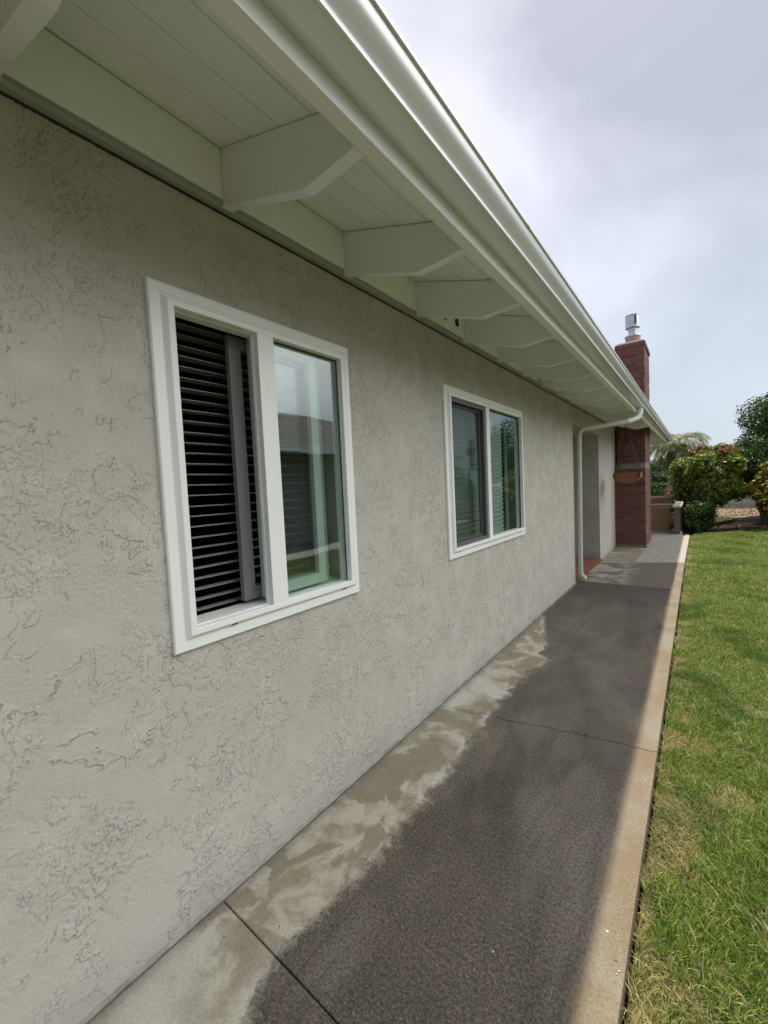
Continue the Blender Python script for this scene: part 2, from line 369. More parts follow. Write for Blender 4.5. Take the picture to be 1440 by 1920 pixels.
MT = dict(
    stucco=m_stucco(), soffit=m_paint('soffit_paint', (0.90, 0.92, 0.90), 0.6, 0.0014, 0.03, True, True), trim=m_paint('trim_paint', (0.88, 0.90, 0.88), 0.55, 0.0016, 0.05, True, True),
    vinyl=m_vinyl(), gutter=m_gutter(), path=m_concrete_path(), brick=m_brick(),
    pipe=m_paint('pipe_paint', (0.55, 0.56, 0.50), 0.45), shingle=m_simple('roof_shingle', (0.10, 0.09, 0.08), (0.19, 0.17, 0.15), 14, 0.9, 0.01, 20),
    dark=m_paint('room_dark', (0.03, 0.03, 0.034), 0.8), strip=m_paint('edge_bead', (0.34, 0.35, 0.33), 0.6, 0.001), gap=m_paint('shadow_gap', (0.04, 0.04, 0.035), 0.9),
    slat=m_paint('slat_grey', (0.30, 0.29, 0.29), 0.45), slatw=m_paint('slat_white', (0.80, 0.82, 0.80), 0.5), cord=m_paint('cord', (0.30, 0.28, 0.26), 0.8),
    sash=m_paint('sash_grey', (0.22, 0.22, 0.22), 0.4), sashg=m_paint('sash_pale', (0.50, 0.56, 0.52), 0.4), screenf=m_paint('screen_frame', (0.12, 0.12, 0.13), 0.45),
    glass=m_glass('clear_glass', (0.88, 0.95, 0.915), 0.095), glassg=m_glass('green_glass', (0.80, 0.885, 0.845), 0.06), screen=m_screen(),
    tile=m_simple('terracotta_tile', (0.22, 0.07, 0.04), (0.16, 0.052, 0.034), 8, 0.6), terra=m_simple('terracotta', (0.48, 0.18, 0.09), (0.36, 0.14, 0.08), 10, 0.75),
    steel=m_simple('galvanised', (0.50, 0.52, 0.56), (0.42, 0.44, 0.48), 12, 0.38, 0.0004, 40, Metallic=1.0), cap=m_simple('mortar_cap', (0.22, 0.18, 0.155), (0.15, 0.12, 0.105), 9, 0.9, 0.006, 40),
    flue=m_simple('clay_flue', (0.42, 0.33, 0.24), (0.34, 0.27, 0.20), 9), iron=m_paint('black_iron', (0.02, 0.02, 0.022), 0.5),
    gate=m_wood('gate_cedar', (0.24, 0.155, 0.085), (0.33, 0.215, 0.12), 2), post=m_wood('weathered_post', (0.11, 0.095, 0.07), (0.20, 0.17, 0.125), 2), rail=m_wood('weathered_rail', (0.30, 0.28, 0.22), (0.42, 0.39, 0.31), 1),
    redw=m_wood('red_boards', (0.30, 0.12, 0.07), (0.38, 0.17, 0.10), 2), tray=m_wood('cedar_tray', (0.26, 0.11, 0.06), (0.38, 0.18, 0.095), 0),
    soil=m_simple('dark_soil', (0.014, 0.011, 0.008), (0.034, 0.027, 0.019), 5, 1.0, 0.03, 18, Specular_IOR_Level=0.05), thatch=m_simple('lawn_thatch', (0.07, 0.08, 0.022), (0.12, 0.105, 0.05), 12, 0.95, 0.01, 50),
    mulch=m_simple('mulch', (0.16, 0.11, 0.07), (0.30, 0.22, 0.15), 20, 0.95, 0.03, 26), stone=m_simple('edging_stone', (0.5, 0.47, 0.42), (0.40, 0.37, 0.33), 6),
    block=m_simple('block_wall', (0.52, 0.50, 0.45), (0.44, 0.42, 0.38), 4, 0.9), bark=m_simple('bark', (0.10, 0.085, 0.065), (0.17, 0.145, 0.115), 10, 0.9, 0.01, 24, 5, (3, 3, .6)),
    palmbark=m_simple('palm_bark', (0.24, 0.20, 0.155), (0.15, 0.125, 0.10), 10, 0.9, 0.01, 18, 5, (1, 1, 4)), nwall=m_simple('neighbour_stucco', (0.26, 0.28, 0.25), (0.30, 0.32, 0.28), 3),
    grass=m_grass(),
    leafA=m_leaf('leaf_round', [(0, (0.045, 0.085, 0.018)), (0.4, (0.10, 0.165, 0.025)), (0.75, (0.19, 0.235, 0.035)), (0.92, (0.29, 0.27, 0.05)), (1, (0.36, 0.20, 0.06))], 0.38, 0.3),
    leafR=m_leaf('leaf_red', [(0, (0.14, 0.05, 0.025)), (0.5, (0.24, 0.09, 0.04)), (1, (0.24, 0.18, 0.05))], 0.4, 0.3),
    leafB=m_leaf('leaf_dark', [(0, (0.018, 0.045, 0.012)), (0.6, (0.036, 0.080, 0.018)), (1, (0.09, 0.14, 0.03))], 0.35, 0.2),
    leafC=m_leaf('leaf_broad', [(0, (0.10, 0.12, 0.02)), (0.5, (0.24, 0.23, 0.035)), (0.8, (0.32, 0.26, 0.05)), (1, (0.34, 0.15, 0.05))], 0.4, 0.3),
    leafH=m_leaf('leaf_hedge', [(0, (0.04, 0.075, 0.02)), (1, (0.08, 0.13, 0.03))], 0.5, 0.2),
    frond=m_leaf('palm_leaflet', [(0, (0.06, 0.10, 0.02)), (0.5, (0.13, 0.17, 0.04)), (0.75, (0.26, 0.27, 0.14)), (0.9, (0.42, 0.38, 0.27)), (1, (0.42, 0.24, 0.08))], 0.4, 0.3),
    litter=m_leaf('dry_leaf', [(0, (0.16, 0.10, 0.06)), (0.6, (0.32, 0.22, 0.13)), (1, (0.5, 0.42, 0.32))], 0.7, 0.1),
)

# ================================================================== SETTING
WX = -1.321
def crack(x0, y0, x1, y1, n, amp, seed):
    r = np.random.default_rng(seed); pts = []
    off = 0
    for i in range(n + 1):
        t = i / n; off = 0.7 * off + r.normal(0, amp)
        e = math.sin(math.pi * t) ** 0.3 if 0 < t < 1 else 0
        pts.append((x0 + (x1 - x0) * t, y0 + (y1 - y0) * t + off * e))
    return pts
XL, XR = -1.295, -0.165
def slab(mb, near, far, g):
    pts = [(x, y + g) for x, y in near] + [(x, y - g) for x, y in far[::-1]]
    mb.prism_z(pts, -0.10, 0.0)
j1 = [(XL, 0.697), (-0.9, 0.690), (XR, 0.672)]
ck = crack(XL, 2.20, XR, 2.385, 40, 0.006, 3)
j3 = [(XL, 6.045), (XR, 6.00)]
j4 = [(XL, 7.50), (-0.82, 7.70), (XR, 7.965)]
path_o = None
mb = MB()
slab(mb, [(XL, -3.0), (XR, -3.0)], j1, 0.0035)
slab(mb, j1, ck, 0.0)
path_a = mb
slab(mb, ck, j3, 0.0022)
slab(mb, j3, [(XL, 7.50), (-0.82, 7.70), (XR, 7.965)], 0.004)
mb.prism_z([(XL, 7.505), (-0.826, 7.705), (-0.826, 9.39), (XL, 9.39)], -0.10, 0.001)
mb.prism_z([(-0.820, 7.707), (XR, 7.972), (-0.150, 11.66), (-0.30, 11.72), (-0.30, 12.5), (-1.30, 12.5), (-1.30, 10.48), (-0.795, 10.48), (-0.795, 9.39), (-0.820, 9.39)], -0.10, 0.001)
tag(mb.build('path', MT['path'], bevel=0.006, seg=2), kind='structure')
tag(MB().box(-1.40, -0.17, -3.5, 12.6, -0.3, -0.06).build('path_bed', MT['soil']), kind='structure')
tag(MB().box(WX - 0.02, -1.308, -3.0, 5.93, -0.10, -0.004).build('footing_strip', m_simple('footing', (0.36, 0.345, 0.31), (0.22, 0.21, 0.185), 12, 0.9, 0.004, 60), bevel=0.004), kind='structure')
# ground: one big sheet, lawn and bed above it
tag(MB().quad((-400, -400, -0.16), (400, -400, -0.16), (400, 400, -0.16), (-400, 400, -0.16)).build('ground', MT['soil']), kind='structure')
lawn_pts = [(-0.161, -4), (4.3, -4), (4.3, 14.2), (2.6, 14.0), (1.356, 13.55), (0.7, 13.1), (0.25, 12.6), (-0.05, 12.2), (-0.145, 11.75)]
tag(MB().prism_z(lawn_pts, -0.15, -0.055).build('lawn', MT['thatch']), kind='structure')
tag(MB().box(4.3, 5.15, -4, 15, -0.15, -0.02).build('neighbour_walkway', MT['stone'], bevel=0.005), kind='structure')
mulch_pts = [(0.25, 16.3), (0.9, 16.9), (2.0, 18.6), (5.0, 20.5), (5.0, 21.5), (-0.2, 21.5), (-0.2, 17.0)]
tag(MB().prism_z(mulch_pts, -0.15, -0.05).build('mulch_bed', MT['mulch']), kind='structure')
tag(MB().prism_z([(-0.13, 13.9), (0.3, 15.0), (0.62, 15.9), (0.9, 16.6), (0.75, 17.2), (0.2, 17.1), (-0.3, 15.0)], -0.15, -0.045).build('grass_patch', MT['thatch']), kind='structure')

# ---- grass blades (nobody could count them)
def inside(px, py, poly):
    c = np.zeros(len(px), bool); n = len(poly)
    for i in range(n):
        x0, y0 = poly[i]; x1, y1 = poly[(i + 1) % n]
        k = ((y0 > py) != (y1 > py)); 
        with np.errstate(divide='ignore', invalid='ignore'): xi = (x1 - x0) * (py - y0) / (y1 - y0 if y1 != y0 else 1e-9) + x0
        c ^= k & (px < xi)
    return c
def blades(x, y, h, wd, z0):
    n = len(x)
    clump = np.array([mnoise.noise(Vector((a * 7, b * 7, 0))) for a, b in zip(x, y)])
    cl2 = np.array([mnoise.noise(Vector((a * 2.2, b * 2.2, 4))) for a, b in zip(x, y)])
    h = h * (1 + 0.35 * clump + 0.35 * cl2) * rng.uniform(0.6, 1.25, n)
    th = rng.uniform(0, 2 * np.pi, n); ld = clump * 5 + cl2 * 4 + rng.normal(0, 1.3, n); lean = rng.uniform(0.15, 1.3, n) * h
    dx, dy = np.cos(th) * wd / 2, np.sin(th) * wd / 2; lx, ly = np.cos(ld) * lean, np.sin(ld) * lean
    V = np.empty((n, 6, 3), np.float32)
    V[:, 0] = np.c_[x - dx, y - dy, np.full(n, z0)]; V[:, 1] = np.c_[x + dx, y + dy, np.full(n, z0)]
    mx_, my_ = x + lx * 0.35, y + ly * 0.35; mz = z0 + h * 0.62
    V[:, 2] = np.c_[mx_ + dx * .85, my_ + dy * .85, mz]; V[:, 3] = np.c_[mx_ - dx * .85, my_ - dy * .85, mz]
    tz = z0 + h * rng.uniform(0.75, 1.05, n)
    V[:, 4] = np.c_[x + lx + dx * .12, y + ly + dy * .12, tz]; V[:, 5] = np.c_[x + lx - dx * .12, y + ly - dy * .12, tz]
    b = np.arange(n)[:, None] * 6
    Q = np.concatenate([b + np.array([[0, 1, 2, 3]]), b + np.array([[3, 2, 4, 5]])], axis=1).reshape(-1, 4)
    return V.reshape(-1, 3), Q
VV = []; QQ = []; base = 0
for (x0, x1, y0, y1, dens, h, wd) in [(-0.165, 0.75, 0.2, 3.0, 32000, 0.032, 0.0030), (-0.165, 1.1, 3.0, 6.0, 15000, 0.034, 0.0042), (-0.165, 1.6, 6.0, 14.2, 7000, 0.034, 0.0065),
                              (0.75, 2.2, -0.5, 3.0, 3500, 0.045, 0.007), (1.1, 2.4, 3.0, 6.0, 3500, 0.045, 0.007), (1.6, 4.2, 6.0, 14.2, 1300, 0.045, 0.011), (2.2, 4.2, -2, 6.0, 900, 0.045, 0.012)]:
    n = int((x1 - x0) * (y1 - y0) * dens); x = rng.uniform(x0, x1, n); y = rng.uniform(y0, y1, n)
    k = inside(x, y, lawn_pts); x = x[k]; y = y[k]
    hh = np.where(x < -0.13, h * 1.15, h)
    V, Q = blades(x, y, hh, wd, -0.056); VV.append(V); QQ.append(Q + base); base += len(V)
x = rng.uniform(-0.2, 0.95, 5200); y = rng.uniform(13.9, 17.2, 5200); k = inside(x, y, [(-0.13, 13.9), (0.3, 15.0), (0.62, 15.9), (0.9, 16.6), (0.75, 17.2), (0.2, 17.1), (-0.3, 15.0)])
V, Q = blades(x[k], y[k], 0.05, 0.010, -0.05); VV.append(V); QQ.append(Q + base); base += len(V)
tag(arr_mesh('lawn_grass', np.concatenate(VV), np.concatenate(QQ), MT['grass']), kind='stuff')

# ================================================================== HOUSE
house = thing('house', 'low pale grey stucco house with deep white eaves, gutter and brick chimney', 'house')
def wall_cells(mb, ys, zs, holes):
    for i in range(len(ys) - 1):
        for j in range(len(zs) - 1):
            cy = (ys[i] + ys[i + 1]) / 2; cz = (zs[j] + zs[j + 1]) / 2
            if any(a < cy < b and c < cz < d for a, b, c, d in holes): continue
            mb.quad((WX, ys[i], zs[j]), (WX, ys[i + 1], zs[j]), (WX, ys[i + 1], zs[j + 1]), (WX, ys[i], zs[j + 1]))
W1 = (0.602, 1.494, 0.887, 2.046); W2 = (2.415, 3.920, 0.885, 2.042)
RE0, RE1, REZ = 5.96, 7.75, 2.115
holes = [(W1[0] + .02, W1[1] - .02, W1[2] + .02, W1[3] - .02), (W2[0] + .02, W2[1] - .02, W2[2] + .02, W2[3] - .02), (RE0, RE1, -1, REZ)]
ys = sorted({-7.0, 0.0, 13.9, holes[0][0], holes[0][1], holes[1][0], holes[1][1], RE0, RE1}); zs = sorted({-0.12, 2.39, 2.50, holes[0][2], holes[0][3], holes[1][2], holes[1][3], REZ})
mb = MB(); wall_cells(mb, ys, zs, holes + [(0.0, 5.96, -1, 2.39)])
for a, b, c, d in holes[:2]:                        # reveals
    mb.ring(a, b, c, d, [(0, WX), (0, WX - 0.16)])
# porch recess: side walls, back wall, ceiling
mb.quad((WX, RE1, -.12), (-2.9, RE1, -.12), (-2.9, RE1, REZ), (WX, RE1, REZ)); mb.quad((WX, RE0, -.12), (WX, RE0, REZ), (-2.9, RE0, REZ), (-2.9, RE0, -.12))
mb.quad((-2.9, RE0, -.12), (-2.9, RE0, REZ), (-2.9, RE1, REZ), (-2.9, RE1, -.12)); mb.quad((WX, RE0, REZ), (WX, RE1, REZ), (-2.9, RE1, REZ), (-2.9, RE0, REZ))
# far and near ends, back
mb.quad((WX, 13.9, -.12), (-9, 13.9, -.12), (-9, 13.9, 2.5), (WX, 13.9, 2.5)); mb.quad((WX, -7, -.12), (WX, -7, 2.5), (-9, -7, 2.5), (-9, -7, -.12)); mb.quad((-9, -7, -.12), (-9, -7, 2.5), (-9, 13.9, 2.5), (-9, 13.9, -.12))
wall = mb.build('wall', MT['stucco'], house, recalc=False)
# the hand-trowelled lace coat of the long wall, as real relief
def perlin(u, v, seed):
    r = np.random.default_rng(seed); g = r.uniform(0, 2 * np.pi, (256, 256)); gx, gy = np.cos(g).astype(np.float32), np.sin(g).astype(np.float32)
    iu = np.floor(u).astype(np.int32); iv = np.floor(v).astype(np.int32); fu = (u - iu).astype(np.float32); fv = (v - iv).astype(np.float32)
    su = fu * fu * fu * (fu * (fu * 6 - 15) + 10); sv = fv * fv * fv * (fv * (fv * 6 - 15) + 10)
    def c(a, b, x, y): k = (iu + a) & 255, (iv + b) & 255; return gx[k] * x + gy[k] * y
    n0 = c(0, 0, fu, fv) * (1 - su) + c(1, 0, fu - 1, fv) * su; n1 = c(0, 1, fu, fv - 1) * (1 - su) + c(1, 1, fu - 1, fv - 1) * su
    return n0 * (1 - sv) + n1 * sv
def fbm(y, z, f, octv, seed, g=0.55):
    t = 0; a = 1.0
    for k in range(octv): t = t + a * perlin(y * f + 17.3 * k, z * f + 9.1 * k, seed + k); f *= 2.03; a *= g
    return t
def sst(x, a, b): t = np.clip((x - a) / (b - a), 0, 1); return t * t * (3 - 2 * t)
def relief(y, z):
    wy = y + 0.016 * fbm(y, z, 11, 3, 900); wz = z + 0.016 * fbm(y, z, 11, 3, 950)
    a1 = sst(fbm(y, z, 4.2, 3, 100), -0.12, 0.26); a2 = sst(fbm(y, z, 3.4, 4, 130), -0.22, 0.26); a3 = sst(fbm(y, z, 5.0, 3, 160), -0.04, 0.26); a4 = sst(fbm(y, z, 2.2, 3, 180), -.1, .3)
    A = fbm(wy, wz * .8, 8.0, 6, 1, .64); h = 1.5 * a1 * sst(A, .10, .118)
    B = fbm(wy, wz, 4.6, 6, 40, .62) * 1.5 - z * 2.6 + y * 1.3; fr = B - np.floor(B); h = h + 2.3 * a3 * fr ** 4
    C = fbm(wy, wz * .8, 34, 4, 300, .66); h = h + 1.25 * a2 * sst(C, .10, .14)
    D = fbm(y, z, 75, 3, 400, .65); h = h + .72 * sst(D, .08, .2) * (.25 + .75 * a4)
    h = h + .20 * fbm(y, z, 130, 2, 500) + 1.6 * fbm(y, z, 1.6, 3, 600)
    return (h * 0.001).astype(np.float32)
def boxblur(a, r):
    for ax in (0, 1):
        p = np.pad(a, [(r + 1, r) if i == ax else (0, 0) for i in (0, 1)], mode='edge'); c = np.cumsum(p, axis=ax, dtype=np.float64)
        a = (np.take(c, range(2 * r + 1, c.shape[ax]), axis=ax) - np.take(c, range(0, c.shape[ax] - 2 * r - 1), axis=ax)) / (2 * r + 1)
    return a
def lace(y0, y1, sy, sz, blur):
    Yv = np.linspace(y0, y1, int((y1 - y0) / sy) + 1); Zv = np.linspace(-0.12, 2.39, int(2.51 / sz) + 1)
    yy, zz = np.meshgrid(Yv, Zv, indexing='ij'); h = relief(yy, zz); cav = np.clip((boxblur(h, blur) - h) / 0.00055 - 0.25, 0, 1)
    ny, nzv = yy.shape; V = np.stack([WX + h - 0.001, yy, zz], -1).reshape(-1, 3)
    i, j = np.meshgrid(np.arange(ny - 1), np.arange(nzv - 1), indexing='ij'); cy = (Yv[i] + Yv[i + 1]) / 2; cz = (Zv[j] + Zv[j + 1]) / 2
    keep = np.ones(i.shape, bool)
    for a, b, c, d in holes[:2]: keep &= ~((cy > a) & (cy < b) & (cz > c) & (cz < d))
    i = i[keep]; j = j[keep]; b0 = i * nzv + j; Q = np.stack([b0, b0 + nzv, b0 + nzv + 1, b0 + 1], -1)
    return V, Q, cav.reshape(-1)
parts = [lace(0.0, 2.3, 0.0023, 0.0023, 2), lace(2.3, 5.96, 0.0052, 0.0036, 2)]
Vs = np.concatenate([p[0] for p in parts]); Qs = np.concatenate([parts[0][1], parts[1][1] + len(parts[0][0])])
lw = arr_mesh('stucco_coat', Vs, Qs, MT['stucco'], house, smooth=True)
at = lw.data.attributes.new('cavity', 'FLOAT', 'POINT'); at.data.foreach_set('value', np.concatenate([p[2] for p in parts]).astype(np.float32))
tile = MB()
for i in range(6):
    for j in range(5):
        y0 = RE0 + 0.004 + i * 0.298; x0 = -1.30 - j * 0.302
        tile.box(x0 - 0.296, x0, y0, y0 + 0.292, -0.05, 0.022)
tile.build('porch_tiles', MT['tile'], house, bevel=0.003)
MB().box(-2.88, -1.306, RE0, RE1, -.1, 0.014).build('porch_grout', MT['stone'], house)
# dark room behind the windows
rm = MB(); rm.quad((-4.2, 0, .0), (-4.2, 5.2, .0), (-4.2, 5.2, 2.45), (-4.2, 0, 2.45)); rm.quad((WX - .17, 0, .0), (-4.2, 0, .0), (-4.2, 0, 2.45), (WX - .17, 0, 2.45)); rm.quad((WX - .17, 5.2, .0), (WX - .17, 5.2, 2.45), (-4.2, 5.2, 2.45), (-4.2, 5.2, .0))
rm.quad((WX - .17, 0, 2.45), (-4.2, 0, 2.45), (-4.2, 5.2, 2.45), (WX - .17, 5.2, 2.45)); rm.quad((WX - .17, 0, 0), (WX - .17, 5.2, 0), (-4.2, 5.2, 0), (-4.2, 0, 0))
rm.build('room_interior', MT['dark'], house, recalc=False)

# eaves: deck boards, rafters, blocking, fascia
SL = 0.311; X0 = -1.285
def deck(x): return 2.560 - SL * (x - X0)
EY0, EY1 = -4.0, 13.9
mb = MB(); edges = [-1.36, -1.262, -1.124, -0.985, -0.847, -0.700]
for a, b in zip(edges[:-1], edges[1:]):
    for y0, y1 in ((EY0, 0.02), (0.022, 4.9), (4.902, 9.8), (9.802, EY1)):
        a2 = a + 0.0012; b2 = b - 0.0012; mb.prism_y([(a2, deck(a2)), (b2, deck(b2)), (b2, deck(b2) + .019), (a2, deck(a2) + .019)], y0, y1)
mb.build('soffit_boards', MT['soffit'], house, bevel=0.0015, seg=1)
R = [0.8878 + 0.611 * i for i in range(-7, 22)]
rprof = [(-1.36, 2.372), (-1.285, 2.372), (-0.895, 2.246), (-0.7005, 2.262), (-0.7005, deck(-0.7005) - .0035), (-1.285, 2.5565), (-1.36, deck(-1.36) - .0035)]
rprof[1] = (-1.285, 2.370)
for y in R:
    if y > EY1: break
    if 9.3 < y < 10.5: continue
    MB().prism_y(rprof, y - 0.020, y + 0.020).build('rafter', MT['trim'], house, bevel=0.0025)
for a, b in zip(R[:-1], R[1:]):
    if a > EY1 - .3 or 9.2 < a < 10.4: continue
    bo = MB().box(-1.345, -1.285, a + 0.0212, b - 0.0212, 2.392, 2.5575).build('blocking_board', MT['soffit'], house, bevel=0.0015, seg=1)
    if 2.0 < a < 2.2:
        for vy in (2.424, 2.590):
            vh = MB(); n = 20
            prof = [(0.026, -1.2845), (0.029, -1.2815), (0.024, -1.2815), (0.022, -1.2835), (0.0001, -1.2838)]
            vs = [(x, vy + r * math.cos(2 * math.pi * k / n), 2.470 + r * math.sin(2 * math.pi * k / n)) for r, x in prof for k in range(n)]
            vh.add(vs, [(i * n + k, i * n + (k + 1) % n, (i + 1) * n + (k + 1) % n, (i + 1) * n + k) for i in range(4) for k in range(n)])
            vh.build('vent_hole', MT['gap'], bo)
MB().prism_y([(-1.322, 2.366), (-1.296, 2.368), (-1.290, 2.378), (-1.292, 2.389), (-1.34, 2.391)], EY0, EY1).build('top_moulding', MT['strip'], house, smooth=True)
MB().box(-1.330, -1.3155, EY0, EY1, 2.3605, 2.3665).build('shadow_line', MT['gap'], house)
fz = 2.262
MB().box(-0.700, -0.657, EY0, EY1, fz, deck(-0.70) + .02).build('fascia', MT['trim'], house, bevel=0.003)
gp = [(-0.6555, 2.415), (-0.6555, 2.313), (-0.582, 2.313), (-0.577, 2.3145), (-0.573, 2.318), (-0.5725, 2.327), (-0.5735, 2.331), (-0.5700, 2.338), (-0.562, 2.346), (-0.553, 2.355), (-0.5455, 2.365), (-0.541, 2.376), (-0.5385, 2.388), (-0.5375, 2.3935), (-0.5305, 2.3935), (-0.5300, 2.4035), (-0.541, 2.4045), (-0.541, 2.400)]
gt = MB(); segs = [EY0, 1.74, 4.79, 7.84, 10.89, EY1 + .05]
inner = [(x - 0.0016, z + 0.0012) for x, z in gp[::-1][2:-1]] + [(-0.6545, 2.415)]
gt.prism_y(gp + inner, EY0, EY1 + .05)
g_o = gt.build('gutter', MT['gutter'], house, smooth=True)
MB().prism_y(gp[:16], EY1 + 0.05, EY1 + 0.052).build('gutter_end_cap', MT['gutter'], house)
for y in segs[1:-1]:
    MB().prism_y([(-0.5375, 2.3925), (-0.5288, 2.3925), (-0.5283, 2.4050), (-0.5375, 2.4065)], y - 0.018, y + 0.010).build('gutter_seam_clip', MT['gutter'], house, bevel=0.001, seg=1)
# drip edge and roof
rx = [(-0.60, deck(-0.60) + .0195), (-5.5, deck(-5.5) + .0195), (-11.0, deck(-5.5) + .0195 - 5.5 * SL)]
rf = MB(); rf.prism_y([(rx[0][0], rx[0][1]), (rx[0][0], rx[0][1] + .02), (rx[1][0], rx[1][1] + .02), (rx[2][0], rx[2][1] + .02), (rx[2][0], rx[2][1]), (rx[1][0], rx[1][1])], EY0 - 3.3, EY1 + .02)
roof = rf.build('roof', MT['shingle'], house)
# far gable/barge board at the roof end
MB().prism_y([(-0.70, fz), (-0.70, deck(-.70) + .0185), (-5.5, deck(-5.5) + .0185), (-5.5, deck(-5.5) - .12), (-1.1, fz + .02)], EY1 + .003, EY1 + .016).build('barge_board', MT['trim'], house)

# cable / junction box on the moulding
jb = MB().box(-1.322, -1.262, 4.345, 4.40, 2.372, 2.438).build('junction_box', MT['pipe'], house, bevel=0.004)
MB().tube([(-1.285, 4.39, 2.41), (-1.278, 4.5, 2.397), (-1.283, 4.8, 2.40), (-1.28, 5.2, 2.394)], 0.005, 8).build('cable', MT['pipe'], jb)

# downspout
def bend(pts, n=6, r=0.07):
    pts = [Vector(p) for p in pts]; o = [pts[0]]
    for i in range(1, len(pts) - 1):
        a, b, c = pts[i - 1], pts[i], pts[i + 1]; ra = min(r, (b - a).length * .48, (c - b).length * .48)
        p = b + (a - b).normalized() * ra; q = b + (c - b).normalized() * ra
        for k in range(n + 1):
            t = k / n; o.append(p * (1 - t) ** 2 + b * 2 * t * (1 - t) + q * t * t)
    o.append(pts[-1]); return o
ds = MB().tube(bend([(-0.615, 6.66, 2.335), (-0.625, 6.64, 2.17), (-0.76, 6.50, 2.128), (-1.262, 6.04, 2.045), (-1.266, 5.995, 0.10), (-1.215, 6.02, 0.035)], 7, 0.085), 0.0315, 16, squash=1.0)
dso = ds.build('downspout', MT['pipe'], house, smooth=True)
MB().tube(bend([(-0.615, 6.66, 2.34), (-0.625, 6.64, 2.18), (-0.755, 6.505, 2.131)], 7, 0.085), [0.034 + 0.0012 * (i % 2) for i in range(10)], 16).build('elbow', MT['trim'], dso, smooth=True)
for z in (1.86, 0.30):
    MB().tube([(-1.266, 5.997, z - .012), (-1.266, 5.997, z + .012)], 0.034, 16).build('collar', MT['pipe'], dso, smooth=True)

# ------------------------------------------------------------------ windows
FR = [(0, WX - .012), (0, WX + .012), (0.004, WX + .016), (0.030, WX + .016), (0.0315, WX + .0125), (0.036, WX + .0125), (0.038, WX + .015), (0.049, WX + .030), (0.051, WX + .031), (0.068, WX + .031), (0.070, WX + .029), (0.070, WX - .045)]
XF = WX + .031
def frame_ring(name, y0, y1, z0, z1, w_, x_front, x_back, mat, parent):
    return MB().ring(y0, y1, z0, z1, [(0, x_back), (0, x_front - .002), (.002, x_front), (w_ - .002, x_front), (w_, x_front - .002), (w_, x_back)]).build(name, mat, parent, recalc=False)
def slats(name, y0, y1, z0, z1, x, pitch, width, tilt, mat, parent, thick=0.0026):
    mb = MB(); z = z0 + pitch / 2; c, s = math.cos(tilt), math.sin(tilt)
    while z < z1:
        zz = z + random.uniform(-.0012, .0012); t2 = tilt + random.uniform(-.02, .02); c, s = math.cos(t2), math.sin(t2); sag = random.uniform(-.002, .002)
        prof = []
        for k in range(5):
            u = (k / 4 - .5) * width; v = 0.0022 * (1 - (2 * k / 4 - 1) ** 2); prof.append((x + u * c - v * s, zz + u * s + v * c))
        prof2 = [(a + s * thick, b - c * thick) for a, b in prof][::-1]
        n = len(prof) * 2; pr = prof + prof2
        vs = [(a, y0, b) for a, b in pr] + [(a, (y0 + y1) / 2, b + sag) for a, b in pr] + [(a, y1, b) for a, b in pr]
        fs = [(m * n + i, m * n + (i + 1) % n, (m + 1) * n + (i + 1) % n, (m + 1) * n + i) for m in range(2) for i in range(n)] + [tuple(range(n)), tuple(range(3 * n - 1, 2 * n - 1, -1))]
        mb.add(vs, fs); z += pitch
    return mb.build(name, mat, parent)
def holder(name, parent, label):
    o = bpy.data.objects.new(name, None); COL.objects.link(o); o.parent = parent; o['label'] = label; return o
# -- window 1
y0, y1, z0, z1 = W1
win = holder('window', house, 'narrow white window with open dark slatted blinds and an inner sash')
MB().ring(y0, y1, z0, z1, FR).build('frame', MT['vinyl'], win, recalc=False)
gy0, gy1, gz0, gz1 = y0 + .070, y1 - .070, z0 + .070, z1 - .070
MB().box(WX - .012, XF - .001, 0.975, 1.048, gz0 - .002, gz1 + .002).build('mullion', MT['vinyl'], win, bevel=0.002)
frame_ring('glazing_bead', gy0 + .0005, 0.9745, gz0 + .0005, gz1 - .0005, 0.004, WX + .004, WX - .011, MT['vinyl'], win)
MB().box(WX - .006, WX - .002, 1.048, gy1, gz0, gz1).build('pane', MT['glass'], win)
MB().box(WX - .0005, WX + .003, 1.0485, 1.054, gz0, gz1).add([], []).box(WX - .0005, WX + .003, gy1 - .005, gy1, gz0, gz1).box(WX - .0005, WX + .003, 1.054, gy1 - .005, gz1 - .005, gz1).build('gasket', MT['gap'], win)
# inner sliding sashes
MB().ring(0.925, 1.36, gz0 + .012, gz1 - .012 + .02, [(0, -1.425), (0, -1.402), (.040, -1.402), (.042, -1.398), (.048, -1.398), (.048, -1.425)]).build('inner_sash', MT['sash'], win, recalc=False)
MB().box(-1.418, -1.415, .973, 1.312, gz0 + .058, gz1 - .03).build('inner_pane', MT['glassg'], win)
MB().ring(1.00, 1.342, gz0 + .01, gz1 + .02, [(0, -1.395), (0, -1.372), (.045, -1.372), (.045, -1.395)]).build('inner_sash', MT['sashg'], win, recalc=False)
MB().ring(1.385, 1.53, gz0 - .02, gz1 + .06, [(0, -1.445), (0, -1.425), (.028, -1.425), (.028, -1.445)]).build('inner_sash', MT['sashg'], win, recalc=False)
for z in (1.20, 1.58):
    MB().box(-1.388, -1.372, 1.343, 1.351, z - .035, z + .035).build('latch', MT['sash'], win, bevel=.003)
slats('blind_slats', 0.62, 1.60, gz0 - .05, gz1 + .12, -1.492, 0.0385, 0.047, 0.03, MT['slat'], win)
cds = MB()
for yy, xx in ((0.735, -1.468), (0.742, -1.463), (0.700, -1.516), (0.712, -1.466), (1.12, -1.468), (1.40, -1.468)): cds.tube([(xx, yy, gz0 - .04), (xx, yy + .004, 1.4), (xx, yy - .003, gz1 + .1)], 0.0013, 5)
